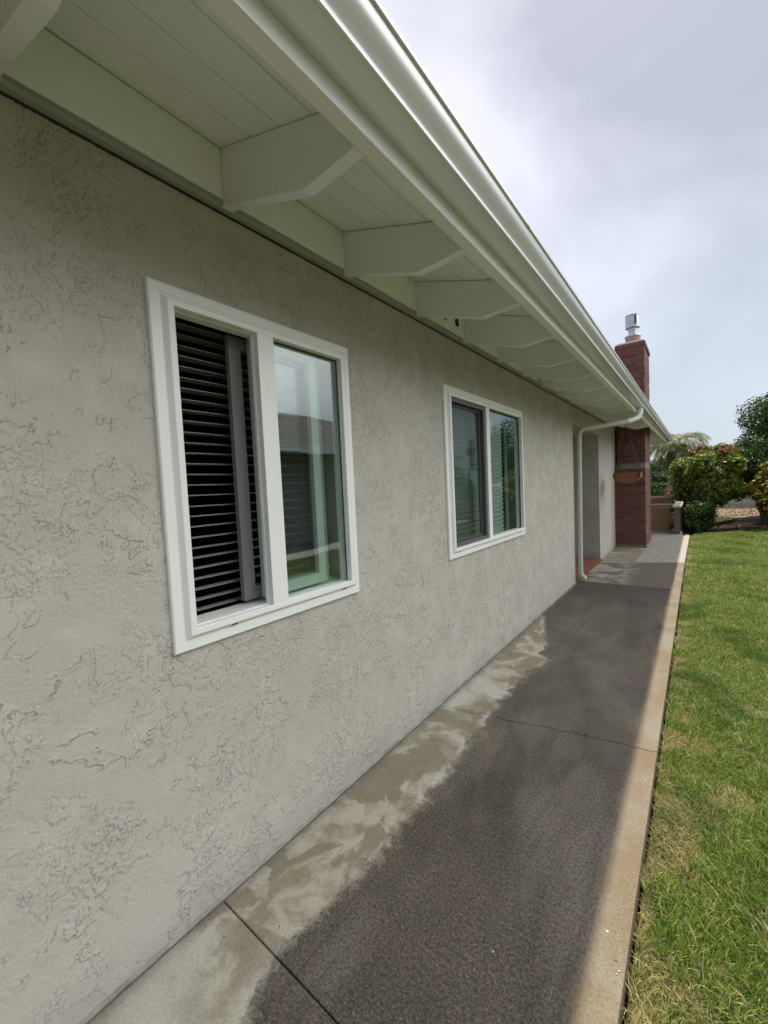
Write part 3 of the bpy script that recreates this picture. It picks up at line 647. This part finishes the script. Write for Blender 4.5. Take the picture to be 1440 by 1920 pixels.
cds.tube([(-1.461, .742, gz0 + .2), (-1.46, .752, gz0 + .12), (-1.459, .738, gz0 + .05), (-1.459, .73, gz0 - .01), (-1.46, .745, gz0 + .03)], 0.0013, 5)
cds.build('blind_cord', MT['cord'], win)
MB().box(-1.445, -1.365, y0 + .03, y1 - .03, z0 + .03, gz0 - .004).build('inner_sill', MT['vinyl'], win)
for yy in (0.80, 1.37):
    MB().box(XF - .012, WX + .0245, yy, yy + .022, z0 + .0405, z0 + .0445).build('weep_slot', MT['gap'], win)
# -- window 2
y0, y1, z0, z1 = W2
win2 = holder('window', house, 'wider white window with closed pale blinds behind green glass and a grey insect screen on its near half')
MB().ring(y0, y1, z0, z1, FR).build('frame', MT['vinyl'], win2, recalc=False)
gy0, gy1, gz0, gz1 = y0 + .070, y1 - .070, z0 + .070, z1 - .070
MB().box(WX - .045, XF - .006, 3.062, 3.125, gz0 - .002, gz1 + .002).build('mullion', MT['vinyl'], win2, bevel=0.002)
frame_ring('screen_frame', gy0 + .001, 3.061, gz0 + .001, gz1 - .001, 0.026, WX + .012, WX - .002, MT['screenf'], win2)
MB().quad((WX + .004, gy0, gz0), (WX + .004, 3.06, gz0), (WX + .004, 3.06, gz1), (WX + .004, gy0, gz1)).build('insect_screen', MT['screen'], win2)
frame_ring('sash', gy0 + .002, 3.060, gz0 + .002, gz1 - .002, 0.045, WX - .018, WX - .040, MT['sash'], win2)
MB().box(WX - .030, WX - .026, gy0, 3.06, gz0, gz1).build('pane', MT['glassg'], win2)
MB().box(WX - .008, WX - .004, 3.125, gy1, gz0, gz1).build('pane', MT['glassg'], win2)
MB().box(WX - .002, WX + .002, 3.1255, 3.132, gz0, gz1).box(WX - .002, WX + .002, gy1 - .012, gy1, gz0, gz1).box(WX - .002, WX + .002, 3.132, gy1 - .012, gz1 - .008, gz1).build('gasket', MT['gap'], win2)
slats('blind_slats', 2.30, 3.70, gz0 - .06, gz1 + .10, -1.432, 0.0385, 0.0405, 1.16, MT['slatw'], win2)
for yy in (2.62, 3.32): MB().tube([(-1.408, yy, gz0 - .02), (-1.408, yy, gz1)], 0.0015, 5).build('blind_cord', MT['slatw'], win2)
MB().box(-1.445, -1.43, 3.78, 3.84, gz0 - .03, gz1 + .03).build('inner_stile', MT['sashg'], win2)
for yy in (2.53, 3.76):
    MB().box(XF - .012, WX + .0245, yy, yy + .022, z0 + .0405, z0 + .0445).build('weep_slot', MT['gap'], win2)

# ------------------------------------------------------------------ chimney (part of the house)
cy0, cy1, cxr = 9.40, 10.47, -0.80
ch = MB(); ch.box(-1.50, cxr, cy0, cy1, -0.1, 1.545)
def rough_box(mb, x0, x1, y0, y1, z0, z1, course=0.092):
    z = z0
    while z < z1 - 0.001:
        t = min(z + course, z1); e = random.uniform(-.003, .003); mb.box(x0, x1 + e, y0 + e, y1 - e, z + .0006, t); z = t
ch2 = MB(); rough_box(ch2, -1.50, cxr, cy0, cy1, 0.0, 1.545); rough_box(ch2, -1.288, cxr - .002, cy0 + .075, cy1, 1.66, 3.885)
chim = ch2.build('chimney', MT['brick'], house, bevel=0.003, seg=1)
MB().add([(-1.287, cy0 + .001, 1.547), (cxr - .004, cy0 + .001, 1.547), (cxr - .004, cy1, 1.547), (-1.287, cy1, 1.547), (-1.287, cy0 + .08, 1.659), (cxr - .004, cy0 + .08, 1.659), (cxr - .004, cy1 - .002, 1.659), (-1.287, cy1 - .002, 1.659)],
         [(0, 3, 2, 1), (4, 5, 6, 7), (0, 1, 5, 4), (1, 2, 6, 5), (2, 3, 7, 6), (3, 0, 4, 7)]).build('mortar_ledge', MT['cap'], chim)
MB().box(-1.50, cxr + .012, cy0 - .012, cy1 + .01, -.1, .045).build('footing', MT['cap'], chim, bevel=.006)
cc = MB(); rough_box(cc, -1.30, cxr + .012, cy0 + .062, cy1 + .012, 3.887, 3.97, .083); cc.build('top_course', MT['brick'], chim, bevel=.004, seg=1)
MB().add([(-1.30, cy0 + .064, 3.971), (cxr + .01, cy0 + .064, 3.971), (cxr + .01, cy1 + .01, 3.971), (-1.30, cy1 + .01, 3.971), (-1.25, cy0 + .12, 4.02), (cxr - .04, cy0 + .12, 4.02), (cxr - .04, cy1 - .05, 4.02), (-1.25, cy1 - .05, 4.02)],
         [(0, 3, 2, 1), (4, 5, 6, 7), (0, 1, 5, 4), (1, 2, 6, 5), (2, 3, 7, 6), (3, 0, 4, 7)]).build('crown', MT['cap'], chim, bevel=.02, seg=3, smooth=True)
fx, fy = -1.035, 9.93
MB().lathe(fx, fy, [(0.0, 4.0), (.13, 4.0), (.13, 4.195), (.11, 4.20), (0, 4.20)]).build('flue', MT['flue'], chim, smooth=True)
MB().lathe(fx, fy, [(0, 4.196), (.142, 4.196), (.145, 4.21), (.14, 4.225), (.09, 4.245), (.076, 4.25), (.076, 4.31), (.082, 4.315), (.082, 4.325), (.076, 4.33), (.076, 4.40), (0, 4.40)]).build('vent_pipe', MT['steel'], chim, smooth=True)
MB().lathe(fx, fy, [(.076, 4.395), (.115, 4.375), (.127, 4.38), (.127, 4.41), (.121, 4.415), (.121, 4.615), (.127, 4.618), (.127, 4.632), (.11, 4.64), (0, 4.648)], 36).build('vent_cap', MT['steel'], chim, smooth=True)
for a0 in (-68, -178, 62):
    a = math.radians(a0); b = a + math.radians(16)
    MB().add([(fx + rr * math.cos(t), fy + rr * math.sin(t), z) for rr in (.1213, .1232) for z in (4.43, 4.605) for t in (a, (a + b) / 2, b)], [(0, 1, 4, 3), (1, 2, 5, 4), (6, 9, 10, 7), (7, 10, 11, 8), (0, 6, 7, 1), (1, 7, 8, 2), (3, 4, 10, 9), (4, 5, 11, 10), (0, 3, 9, 6), (2, 8, 11, 5)]).build('vent_slot', MT['gap'], chim)

# ================================================================== HANGING PLANTER
hp = thing('hanging_planter', 'half round wooden planter hanging on black chains in front of the brick chimney', 'hanging planter')
pc = Vector((-0.945, 8.12, 1.45)); PW, PH, PL = 0.195, 0.16, 0.30
arc = [(-PW * math.cos(math.pi * k / 9) , PH * (1 - math.sin(math.pi * k / 9) ** .85)) for k in range(10)]
def tp(p): return (pc.x + p[0], p[1] - PH + pc.z)
for yy in (pc.y - PL / 2, pc.y + PL / 2 - .016):
    MB().prism_y([tp(p) for p in arc], yy, yy + .016).build('end_board', MT['tray'], hp, bevel=.003)
for i in range(len(arc) - 1):
    a, b = arc[i], arc[i + 1]; n = Vector((b[1] - a[1], -(b[0] - a[0]))).normalized() * .012
    MB().prism_y([tp(a), tp(b), tp((b[0] + n.x, b[1] + n.y)), tp((a[0] + n.x, a[1] + n.y))], pc.y - PL / 2 - .006, pc.y + PL / 2 + .006).build('slat', MT['tray'], hp, bevel=.002)
MB().box(pc.x - PW * .93, pc.x + PW * .93, pc.y - PL / 2 + .017, pc.y + PL / 2 - .017, pc.z - .07, pc.z - .035).build('soil', MT['soil'], hp)
hook = Vector((-0.95, 8.20, 2.245))
hk = MB().tube(bend([hook + Vector((-.03, 0, .02)), hook + Vector((-.03, 0, -.02)), hook + Vector((.02, 0, -.03)), hook + Vector((.03, 0, .0))], 5, .02), .006, 8); hk.tube([hook + Vector((-.03, 0, .02)), hook + Vector((-.03, 0, .09))], .006, 8)
hk.build('hook', MT['iron'], hp, smooth=True)
def chain(a, b):
    mb = MB(); d = b - a; n = max(3, int(d.length / 0.036)); u = d.normalized(); s = u.cross(Vector((0.3, 1, 0.1))).normalized(); t = u.cross(s)
    for i in range(n):
        c = a + d * ((i + .5) / n); w_ = s if i % 2 else t; pts = []
        for k in range(9):
            an = 2 * math.pi * k / 8; pts.append(c + u * math.cos(an) * .023 + w_ * math.sin(an) * .010)
        mb.tube(pts, .0032, 5, cap=False)
    return mb
for sx, sy in ((-1, -1), (-1, 1), (1, -1), (1, 1)):
    end = pc + Vector((sx * PW * .9, sy * PL * .5 + sy * .008, .0)); chain(hook + Vector((0, 0, -.03)), end).build('chain', MT['iron'], hp)
    chain(end, end + Vector((sx * .01, sy * .004, -.09))).build('chain', MT['iron'], hp)

# ================================================================== GATE, FENCES, POT
gy = 12.28
gate = thing('garden_gate', 'low cedar board gate with top and bottom rails, closing the path beyond the chimney', 'gate')
bw = 0.118; x = -1.30; bb = []
while x < -0.50 - .03:
    MB().box(x, min(x + bw - .004, -.502), gy, gy + .018, 0.045, 0.575).build('board', MT['gate'], gate, bevel=.002, seg=1); x += bw
MB().box(-1.30, -0.50, gy - .022, gy - .001, 0.560, 0.655).build('top_rail', MT['gate'], gate, bevel=.003)
MB().box(-1.30, -0.50, gy - .022, gy - .001, 0.025, 0.115).build('bottom_rail', MT['gate'], gate, bevel=.003)
MB().box(-1.32, -0.48, gy - .035, gy + .035, 0.656, 0.684).build('cap', MT['rail'], gate, bevel=.004)
MB().box(-0.535, -0.50, gy - .024, gy - .002, .116, .559).build('stile', MT['gate'], gate, bevel=.003)
for z in (.53, .12): MB().box(-.54, -.445, gy - .034, gy - .025, z - .04, z + .05).build('hinge', MT['iron'], gate, bevel=.002)
MB().lathe(-.99, gy - .004, [(0, .15), (.010, .152), (.012, .165), (0, .17)], 12).build('knob', MT['steel'], gate)
fen = thing('side_fence', 'weathered low wooden fence with a flat pale cap running back from the gate post', 'fence')
MB().box(-0.445, -0.325, 11.78, 11.90, -0.1, .615).build('post', MT['post'], fen, bevel=.004)
MB().box(-0.470, -0.300, 11.72, 17.55, .618, .662).build('cap_rail', MT['rail'], fen, bevel=.006)
for py in (13.6, 15.5, 17.35): MB().box(-0.445, -0.325, py, py + .12, -0.1, .616).build('post', MT['post'], fen, bevel=.004)
yy = 11.92
while yy < 17.3:
    if not any(a - .15 < yy < a + .13 for a in (13.6, 15.5)): MB().box(-0.395, -0.372, yy, yy + .136, 0.0, .612).build('board', MT['post'], fen, bevel=.002, seg=1)
    yy += .14
rear = thing('rear_fence', 'low reddish board fence with a flat rail, at the back behind the gate', 'fence')
MB().box(-1.95, -0.48, 17.36, 17.46, .60, .665).build('cap_rail', MT['rail'], rear, bevel=.006)
xx = -1.95
while xx < -.86: MB().box(xx, xx + .135, 17.42, 17.44, 0.0, .598).build('board', MT['redw'], rear, bevel=.002, seg=1); xx += .14
MB().box(-1.95, -0.85, 17.395, 17.418, .50, .59).build('rail', MT['redw'], rear, bevel=.003)
MB().box(-.50, -.47, 17.37, 17.46, -.1, .6).build('post', MT['post'], rear)
pot = thing('terracotta_pot', 'square terracotta planter pot standing on the rear fence rail beside the palm', 'plant pot')
MB().add([(-.895, 17.30, .667), (-.63, 17.30, .667), (-.63, 17.56, .667), (-.895, 17.56, .667), (-.915, 17.28, .86), (-.61, 17.28, .86), (-.61, 17.58, .86), (-.915, 17.58, .86)],
         [(0, 3, 2, 1), (4, 5, 6, 7), (0, 1, 5, 4), (1, 2, 6, 5), (2, 3, 7, 6), (3, 0, 4, 7)]).build('pot_body', MT['terra'], pot, bevel=.008)
MB().box(-.925, -.60, 17.27, 17.59, .861, .905).build('rim', MT['terra'], pot, bevel=.008)
# garden wall and bed edging behind the shrubs
gw = thing('block_wall', 'low pale concrete block wall behind the shrubs at the garden end', 'wall')
mb = MB(); r0 = 0; z = -.1
while z < .95:
    x = -0.6 - (r0 % 2) * .2
    while x < 9: mb.box(x, x + .392, 21.8, 21.99, z, z + .192); x += .40
    z += .20; r0 += 1
mb.build('blocks', MT['block'], gw, bevel=.004, seg=1); MB().box(-.55, 9.0, 21.81, 21.98, -.1, 1.0).build('mortar', MT['gap'], gw)
st = thing('edging_stone', 'flat pale stone slab edging the mulch bed under the shrubs', 'stone edging')
MB().prism_z([(0.98, 16.7), (1.06, 16.66), (1.95, 18.2), (1.86, 18.25)], -.1, .0).build('slab', MT['stone'], st, bevel=.01)
MB().prism_z([(1.9, 18.35), (1.98, 18.3), (3.8, 19.9), (3.72, 19.96)], -.1, .01).build('slab', MT['stone'], st, bevel=.01)
# leaf litter
def leaf_geom(P, Nrm, size, aspect=0.55, cup=0.18, roll=None):
    n = len(P); Nrm = Nrm / (np.linalg.norm(Nrm, axis=1, keepdims=True) + 1e-9)
    r = rng.normal(size=(n, 3)); U = np.cross(Nrm, r); U /= np.linalg.norm(U, axis=1, keepdims=True) + 1e-9; W = np.cross(Nrm, U)
    s = size[:, None]; a = aspect
    pts = [(-.5, 0, 0), (-.2, -.42, 1), (.22, -.45, 1), (.5, 0, .3), (.22, .45, 1), (-.2, .42, 1)]
    V = np.stack([P + s * (U * u + W * v * a + Nrm * (q * cup * .5)) for u, v, q in pts], axis=1)
    b = np.arange(n)[:, None] * 6
    Q = np.concatenate([b + np.array([[0, 1, 2, 3]]), b + np.array([[0, 3, 4, 5]])], axis=1).reshape(-1, 4)
    return V.reshape(-1, 3), Q
n = 5000; x = rng.uniform(-.2, 5, n); y = rng.uniform(16.3, 21.5, n); k = inside(x, y, mulch_pts); x = x[k]; y = y[k]
V, Q = leaf_geom(np.c_[x, y, np.full(len(x), -.035)], np.c_[rng.normal(0, .5, len(x)), rng.normal(0, .5, len(x)), np.ones(len(x))], rng.uniform(.03, .10, len(x)), .5)
V2, Q2 = None, None
x = rng.uniform(-.6, 3.0, 2600); y = rng.uniform(11.9, 15.5, 2600); k = ~inside(x, y, lawn_pts) & ((x > -.12) | (y > 11.9)) & (x > -.3); x = x[k]; y = y[k]
V2, Q2 = leaf_geom(np.c_[x, y, np.full(len(x), -.135)], np.c_[rng.normal(0, .5, len(x)), rng.normal(0, .5, len(x)), np.ones(len(x))], rng.uniform(.02, .06, len(x)), .5)
m = 420; x = np.where(rng.uniform(0, 1, m) < .6, -.17 - rng.exponential(.035, m), rng.uniform(-1.28, -.2, m)); y = rng.uniform(.6, 11, m); ok = (x > -1.28) & (x < -.168); x = x[ok]; y = y[ok]
V3, Q3 = leaf_geom(np.c_[x, y, np.full(len(x), .0025)], np.c_[rng.normal(0, .15, len(x)), rng.normal(0, .15, len(x)), np.ones(len(x))], rng.uniform(.003, .011, len(x)), .35)
tag(arr_mesh('leaf_litter', np.concatenate([V, V2, V3]), np.concatenate([Q, Q2 + len(V), Q3 + len(V) + len(V2)]), MT['litter']), kind='stuff')

# ================================================================== TREES AND SHRUBS
def crown(centers, radii, n, size, flat=1.0, out=0.75, shell=0.55, aspect=.55, cup=.18, up=0.25):
    """leaves in clumps: centers (k,3), radii (k)"""
    k = len(centers); w_ = np.array(radii) ** 2; idx = rng.choice(k, n, p=w_ / w_.sum())
    d = rng.normal(size=(n, 3)); d /= np.linalg.norm(d, axis=1, keepdims=True)
    r = np.maximum(shell, rng.uniform(0, 1, n) ** .4) * rng.normal(1, .07, n)
    P = np.asarray(centers)[idx] + d * (np.asarray(radii)[idx] * r)[:, None] * np.array([1, 1, flat])
    Nr = d * out + rng.normal(0, .45, (n, 3)) + np.array([0, 0, up])
    return leaf_geom(P, Nr, rng.uniform(.65, 1.25, n) * size, aspect, cup)
def clumps(c, rad, k, rmin, rmax, seed, zmin=-9):
    r = np.random.default_rng(seed); C = []; Rr = []
    while len(C) < k:
        d = r.normal(size=3); d /= np.linalg.norm(d); t = r.uniform(.35, 1) ** .6
        p = np.array(c) + d * np.array(rad) * t
        if p[2] < zmin: continue
        C.append(p); Rr.append(r.uniform(rmin, rmax))
    return np.array(C), Rr
def limbs(root, tips, r0, mat, parent, name='trunk', wig=.08):
    mb = MB(); root = Vector(root)
    for t in tips:
        t = Vector(t); pts = []
        for i in range(7):
            f = i / 6; p = root.lerp(t, f) + Vector((random.uniform(-wig, wig) * f, random.uniform(-wig, wig) * f, 0)) ; p.z = root.z + (t.z - root.z) * f ** .9; pts.append(p)
        mb.tube(pts, [r0 * (1 - .75 * i / 6) for i in range(7)], 9)
    return mb.build(name, mat, parent, smooth=True)
# main rounded shrub
sh = thing('rounded_shrub', 'big dense shrub with rounded yellow green leaves and reddish top beyond the lawn', 'shrub')
C, Rr = clumps((0.26, 14.35, 1.32), (0.80, 0.85, 0.74), 50, .20, .33, 11)
V, Q = crown(C, Rr, 21000, .085, 1, .8, .6, .72); arr_mesh('crown', V, Q, MT['leafA'], sh)
C, Rr = clumps((-0.05, 14.2, .40), (0.42, .6, .48), 22, .16, .28, 12)
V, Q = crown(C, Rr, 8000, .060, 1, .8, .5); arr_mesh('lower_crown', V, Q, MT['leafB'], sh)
C, Rr = clumps((0.24, 14.3, 2.0), (0.68, .6, .14), 34, .04, .085, 13)
V, Q = crown(C, Rr, 800, .070, 1, .6, .5, .7, .18, .9); arr_mesh('red_new_leaves', V, Q, MT['leafR'], sh)
limbs((0.20, 14.1, -.14), [(-.15, 14.3, 1.3), (.25, 14.1, 1.4), (.55, 14.5, 1.3), (.05, 14.0, 1.0)], .085, MT['bark'], sh)
uc = thing('low_ground_shrub', 'low dark leafy ground shrub in deep shade under the tall tree', 'shrub')
C, Rr = clumps((2.35, 16.2, .35), (.95, .5, .45), 30, .16, .28, 51, .0)
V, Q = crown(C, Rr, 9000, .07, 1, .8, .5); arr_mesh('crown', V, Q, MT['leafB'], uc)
limbs((2.3, 16.2, -.14), [(2.0, 16.1, .4), (2.7, 16.3, .5)], .03, MT['bark'], uc, wig=.03)
sh2 = thing('dark_bush', 'low dark leafy bush growing against the side fence under the rounded shrub', 'shrub')
C, Rr = clumps((-.02, 13.3, .36), (.24, .75, .42), 18, .14, .24, 22)
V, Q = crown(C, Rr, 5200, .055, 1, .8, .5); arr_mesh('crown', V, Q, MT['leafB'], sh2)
limbs((-.05, 13.2, -.14), [(-.15, 13.0, .4), (.05, 13.4, .5)], .025, MT['bark'], sh2, wig=.03)
# tall dark tree to the right
tr = thing('dark_leafy_tree', 'tall dense dark green tree at the right edge behind the shrubs', 'tree')
C, Rr = clumps((2.68, 17.2, 2.34), (1.72, 1.9, 1.66), 105, .30, .55, 5, .75)
V, Q = crown(C, Rr, 60000, .075, 1, .8, .6, .6); arr_mesh('crown', V, Q, MT['leafB'], tr)
limbs((2.6, 17.2, -.14), [(2.0, 16.8, 2.2), (2.9, 17.4, 3.0), (3.5, 17.2, 2.4), (2.4, 17.9, 2.6)], .16, MT['bark'], tr, wig=.15)
# low dark mass linking shrub and tree
mid = thing('shaded_shrub', 'dark shaded shrub between the rounded shrub and the tall tree', 'shrub')
C, Rr = clumps((1.42, 15.3, 1.50), (.92, .7, .70), 64, .20, .34, 31, .66)
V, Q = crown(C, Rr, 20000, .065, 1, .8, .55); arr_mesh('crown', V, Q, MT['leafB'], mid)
limbs((1.5, 15.7, -.14), [(1.2, 15.5, 1.2), (1.6, 15.8, 1.4)], .05, MT['bark'], mid)
# broad-leaved shrub at the right edge
bs = thing('broad_leaved_shrub', 'yellow green shrub with broad paddle shaped leaves at the right edge of the lawn', 'shrub')
C, Rr = clumps((1.98, 13.75, .92), (.84, .70, .72), 56, .14, .26, 41, .22)
V, Q = crown(C, Rr, 5200, .150, 1, .85, .5, .60, .22, .5); arr_mesh('crown', V, Q, MT['leafC'], bs)
limbs((2.05, 13.9, -.14), [(1.5, 13.7, .8), (2.0, 13.7, 1.1), (2.5, 13.8, .9)], .05, MT['bark'], bs)
# palm
pm = thing('leaning_palm', 'leaning feathery palm tree behind the gate with drooping silvery green fronds', 'palm tree')
pr = Vector((-1.10, 17.9, -.14)); pt = Vector((-.62, 18.3, 2.50)); pts = [pr.lerp(pt, i / 10) + Vector((.10 * math.sin(math.pi * i / 10), 0, 0)) for i in range(11)]
MB().tube(pts, [.085 - .002 * i + (.006 if i % 2 else 0) for i in range(11)], 12).build('trunk', MT['palmbark'], pm, smooth=True)
def frond(base, az, el, length, droop, nl=34):
    p = np.array(base, float); d = np.array([math.cos(az) * math.cos(el), math.sin(az) * math.cos(el), math.sin(el)]); st = length / nl; V = []; Q = []; rach = [p.copy()]
    for i in range(nl):
        d = d + np.array([0, 0, -droop * st * (1 + 1.5 * i / nl)]); d /= np.linalg.norm(d); p = p + d * st; rach.append(p.copy())
        side = np.cross(d, [0, 0, 1]); side /= np.linalg.norm(side) + 1e-9; up = np.cross(side, d)
        if i < 3: continue
        ll = .36 * math.sin(math.pi * min(1, (i + 3) / (nl + 3)) ** .8) + .06
        for sgn in (-1, 1):
            q = side * sgn * .75 + d * .75 + up * random.uniform(.0, .35); q /= np.linalg.norm(q); wv = np.cross(q, up); wv /= np.linalg.norm(wv) + 1e-9; hw = .013
            b = len(V); e = p + q * ll + np.array([0, 0, -ll * random.uniform(.25, .6)]); m = p + q * ll * .55 + np.array([0, 0, -ll * .05])
            V += [p - wv * hw * .5, p + wv * hw * .5, m + wv * hw, m - wv * hw, e + wv * .002, e - wv * .002]; Q += [(b, b + 1, b + 2, b + 3), (b + 3, b + 2, b + 4, b + 5)]
    return V, Q, rach
for i in range(30):
    az = i * 2.399 + random.uniform(-.2, .2); el = random.uniform(-.35, 1.25) if i > 7 else random.uniform(-1.0, -.3)
    V, Q, ra = frond(pt + Vector((0, 0, .03)), az, el, random.uniform(.95, 1.35), random.uniform(.9, 1.6))
    fo = arr_mesh('frond', np.array(V), np.array(Q), MT['frond'], pm)
    MB().tube([tuple(a) for a in ra[::4]], [.010 - .0008 * j for j in range(len(ra[::4]))], 5).build('stem', MT['frond'], fo)
# distant hedge and greenery beyond the rear fence
hd = thing('clipped_hedge', 'dark clipped hedge in the distance behind the palm trunk', 'hedge')
n = 9000; P = np.c_[rng.uniform(-5.0, 0.2, n), 23 + rng.uniform(0, .9, n) ** .5 * .7, rng.uniform(-.1, 1.0, n)]
P[:3000, 2] = 1.0 + rng.normal(0, .03, 3000); V, Q = leaf_geom(P, np.c_[rng.normal(0, .5, n), -np.ones(n), rng.normal(.4, .5, n)], rng.uniform(.06, .11, n), .6); arr_mesh('foliage', V, Q, MT['leafH'], hd)
for i, (cx, cyy, cz, rad, lab) in enumerate([(-2.2, 26.5, 1.35, 1.2, 'round green tree farthest away, seen between chimney and palm'), (6.4, 19.5, 2.2, 2.0, 'bushy green tree beyond the broad leaved shrub, outside the right edge'), (1.65, 24.2, 1.45, 1.35, 'round dark green tree behind the block wall')]):
    t = thing('background_tree', lab, 'tree', None)
    C, Rr = clumps((cx, cyy, cz), (rad, rad * .8, rad * .75), 30, .25, .45, 60 + i, .3); V, Q = crown(C, Rr, 9000, .10, 1, .8, .55); arr_mesh('crown', V, Q, MT['leafH'], t)
    limbs((cx, cyy, -.15), [(cx - .3, cyy, cz), (cx + .3, cyy, cz + .2)], .09, MT['bark'], t)
# small marker stake by the bed
sk = thing('garden_stake', 'thin pale stake standing in the dark bed at the foot of the rounded shrub', 'stake')
MB().tube([(.03, 12.75, -.14), (.03, 12.74, .16)], .008, 8).build('stake_rod', MT['post'], sk)

# ================================================================== NEIGHBOUR'S HOUSE (mirrored in the window glass)
nb = thing('neighbouring_house', 'low neighbouring house with dark roof and white fascia, seen only mirrored in the nearer window', 'house')
MB().box(5.4, 11, -6, 14.6, -.12, 2.45).build('wall', MT['nwall'], nb)
MB().prism_y([(4.75, 2.42), (4.75, 2.50), (8.4, 4.02), (12.1, 2.50), (12.1, 2.42)], -6.5, 15.0).build('roof', MT['shingle'], nb)
MB().box(4.70, 4.748, -6.5, 15.0, 2.32, 2.51).build('fascia', MT['trim'], nb)
